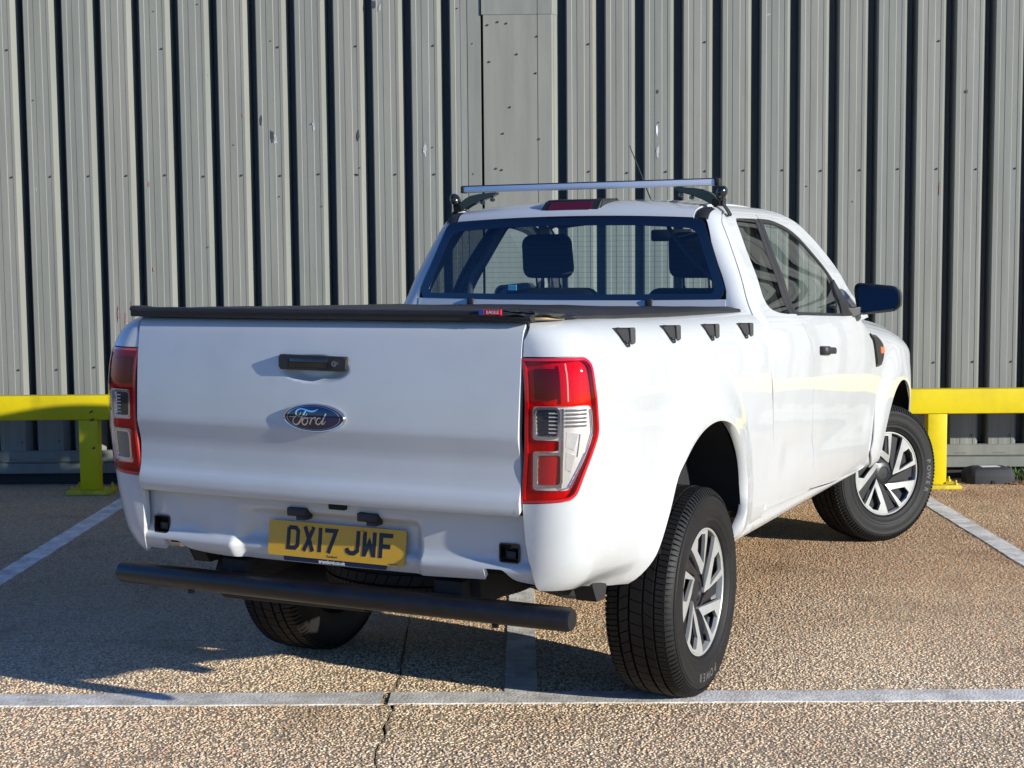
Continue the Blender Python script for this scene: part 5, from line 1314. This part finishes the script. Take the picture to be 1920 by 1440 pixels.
def make_cover(nk):
    outer, win = cover_frames(); me_all = []
    bm = bmesh.new()
    for k in range(nk):
        c, s = math.cos(math.radians(72*k)), math.sin(math.radians(72*k))
        R = lambda p: (p[0]*c+p[1]*s, -p[0]*s+p[1]*c)
        O = [R(p) for p in outer]; W = [R(p) for p in win]
        lo, lw = densify(O, .012), densify(W, .012)
        vv = [Vector(q) for q in lo+lw]; E_ = [(i, (i+1) % len(lo)) for i in range(len(lo))]+[(len(lo)+i, len(lo)+(i+1) % len(lw)) for i in range(len(lw))]
        cv, ce, cf, *_ = delaunay_2d_cdt(vv, E_, [], 0, 1e-6)
        C = np.array([(q.x, q.y) for q in cv]); cen = np.array([C[list(f)].mean(0) for f in cf]); kk = inside(cen[:, 0], cen[:, 1], lo) & ~inside(cen[:, 0], cen[:, 1], lw)
        V = [bm.verts.new((dish(u, v), u, v)) for u, v in C]
        fs = [f for f, q in zip(cf, kk) if q]
        for f in fs: bm.faces.new([V[i] for i in f])
        ed = {}
        for f in fs:
            for i in range(3): ed[(f[i], f[(i+1) % 3])] = 1
        lowv = {}
        for a_, b_ in ed:
            if (b_, a_) not in ed:
                for i in (a_, b_):
                    if i not in lowv: lowv[i] = bm.verts.new((dish(*C[i])-.013, C[i][0]*.992, C[i][1]*.992))
                bm.faces.new((V[b_], V[a_], lowv[a_], lowv[b_]))
    bmesh.ops.recalc_face_normals(bm, faces=bm.faces)
    me = bpy.data.meshes.new('cover_spokes'); bm.to_mesh(me); bm.free(); me.materials.append(MT['silver']); me.polygons.foreach_set('use_smooth', [True]*len(me.polygons)); me.set_sharp_from_angle(angle=math.radians(30)); return me
SPK = make_cover(1)
BACK = lathe('cover_back', [(.090, .221), (.076, .208), (.072, .12), (.083, .062), (.090, .050), (.091, .036), (.087, .033), (.088, .0005)], 'wheelblack')
def trench():
    """raised dark radial bars in the trenches"""
    bm = bmesh.new()
    for k in range(1):
        q = 72*k
        P = [pol(.92, q+53), pol(.92, q+68), pol(.27, q+125), pol(.29, q+84)]
        A = [bm.verts.new((.0915, p.x, p.y)) for p in P]; B = [bm.verts.new((.07, p.x, p.y)) for p in P]
        bm.faces.new(A)
        for i in range(4): bm.faces.new((A[i], B[i], B[(i+1) % 4], A[(i+1) % 4]))
    bmesh.ops.recalc_face_normals(bm, faces=bm.faces)
    me = bpy.data.meshes.new('cover_bars'); bm.to_mesh(me); bm.free(); me.materials.append(MT['wheelblack']); return me
TRN = trench()
BRK = lathe('brake_disc', [(.0, .06), (.02, .06), (.03, .15), (.02, .16), (.0, .16)], 'steel', 40)
def word_on_tyre(word, mid_deg, rad, size, step):
    bm = bmesh.new()
    me_l = []
    for i, ch in enumerate(word):
        cu = bpy.data.curves.new('t', 'FONT'); cu.body = ch; cu.size = size; cu.extrude = .0006; cu.align_x = 'CENTER'; cu.align_y = 'CENTER'; cu.offset = .0008
        o = bpy.data.objects.new('t', cu); COL.objects.link(o); m = bpy.data.meshes.new_from_object(o); bpy.data.objects.remove(o)
        ang = math.radians(mid_deg+(i-(len(word)-1)/2)*step)
        # letter x -> tangential clockwise, y -> outward
        e_r = Vector((0, math.sin(ang), math.cos(ang))); e_t = Vector((0, math.cos(ang), -math.sin(ang)))
        # seen from outside (+x looking to -x) with +y to the left
        T = Matrix(((0, 0, 1, .1312), (e_t.y, e_r.y, 0, rad*e_r.y), (e_t.z, e_r.z, 0, rad*e_r.z), (0, 0, 0, 1)))
        m.transform(T); bm.from_mesh(m); bpy.data.meshes.remove(m)
    me = bpy.data.meshes.new('tyre_lettering'); bm.to_mesh(me); bm.free(); me.materials.append(MT['tyretext']); return me
WORD = word_on_tyre('POWER', 180, .306, .040, 7.6)
def wheel(x, y, ang, spin, side):
    w = link(bpy.data.objects.new('wheel', BAR), truck); w.location = (x, y, TR-.006)
    w.rotation_euler = (0, 0, ang+(math.pi if side < 0 else 0))
    for nm, me, sp in [('tyre', TY, 0), ('cover_rim_ring', RING, 0), ('cover_back', BACK, 0), ('tyre_lettering', WORD, 0)]+[('cover_spoke', SPK, spin+72*k) for k in range(5)]+[('cover_groove_bar', TRN, spin+72*k) for k in range(5)]:
        c = link(bpy.data.objects.new(nm, me), w); c.rotation_euler = (math.radians(sp if nm != 'tyre_lettering' or y < 1 else 84), 0, 0)
        if nm == 'tyre_lettering': c['kind'] = 'stuff'
    return w
wheel(.780, 0, 0, 36, 1)['label'] = 'rear right wheel with silver and black cover'
wheel(-.780, 0, 0, 10, -1)
wheel(.775, 3.22, -math.radians(33), -32, 1)['label'] = 'front right wheel turned outwards to the right'
wheel(-.775, 3.22, -math.radians(30), 0, -1)
sp_ = link(bpy.data.objects.new('spare_wheel', BAR), truck); sp_.location = (.12, -.60, .60); sp_.rotation_euler = (0, math.pi/2, 0)
link(bpy.data.objects.new('tyre', TY), sp_)
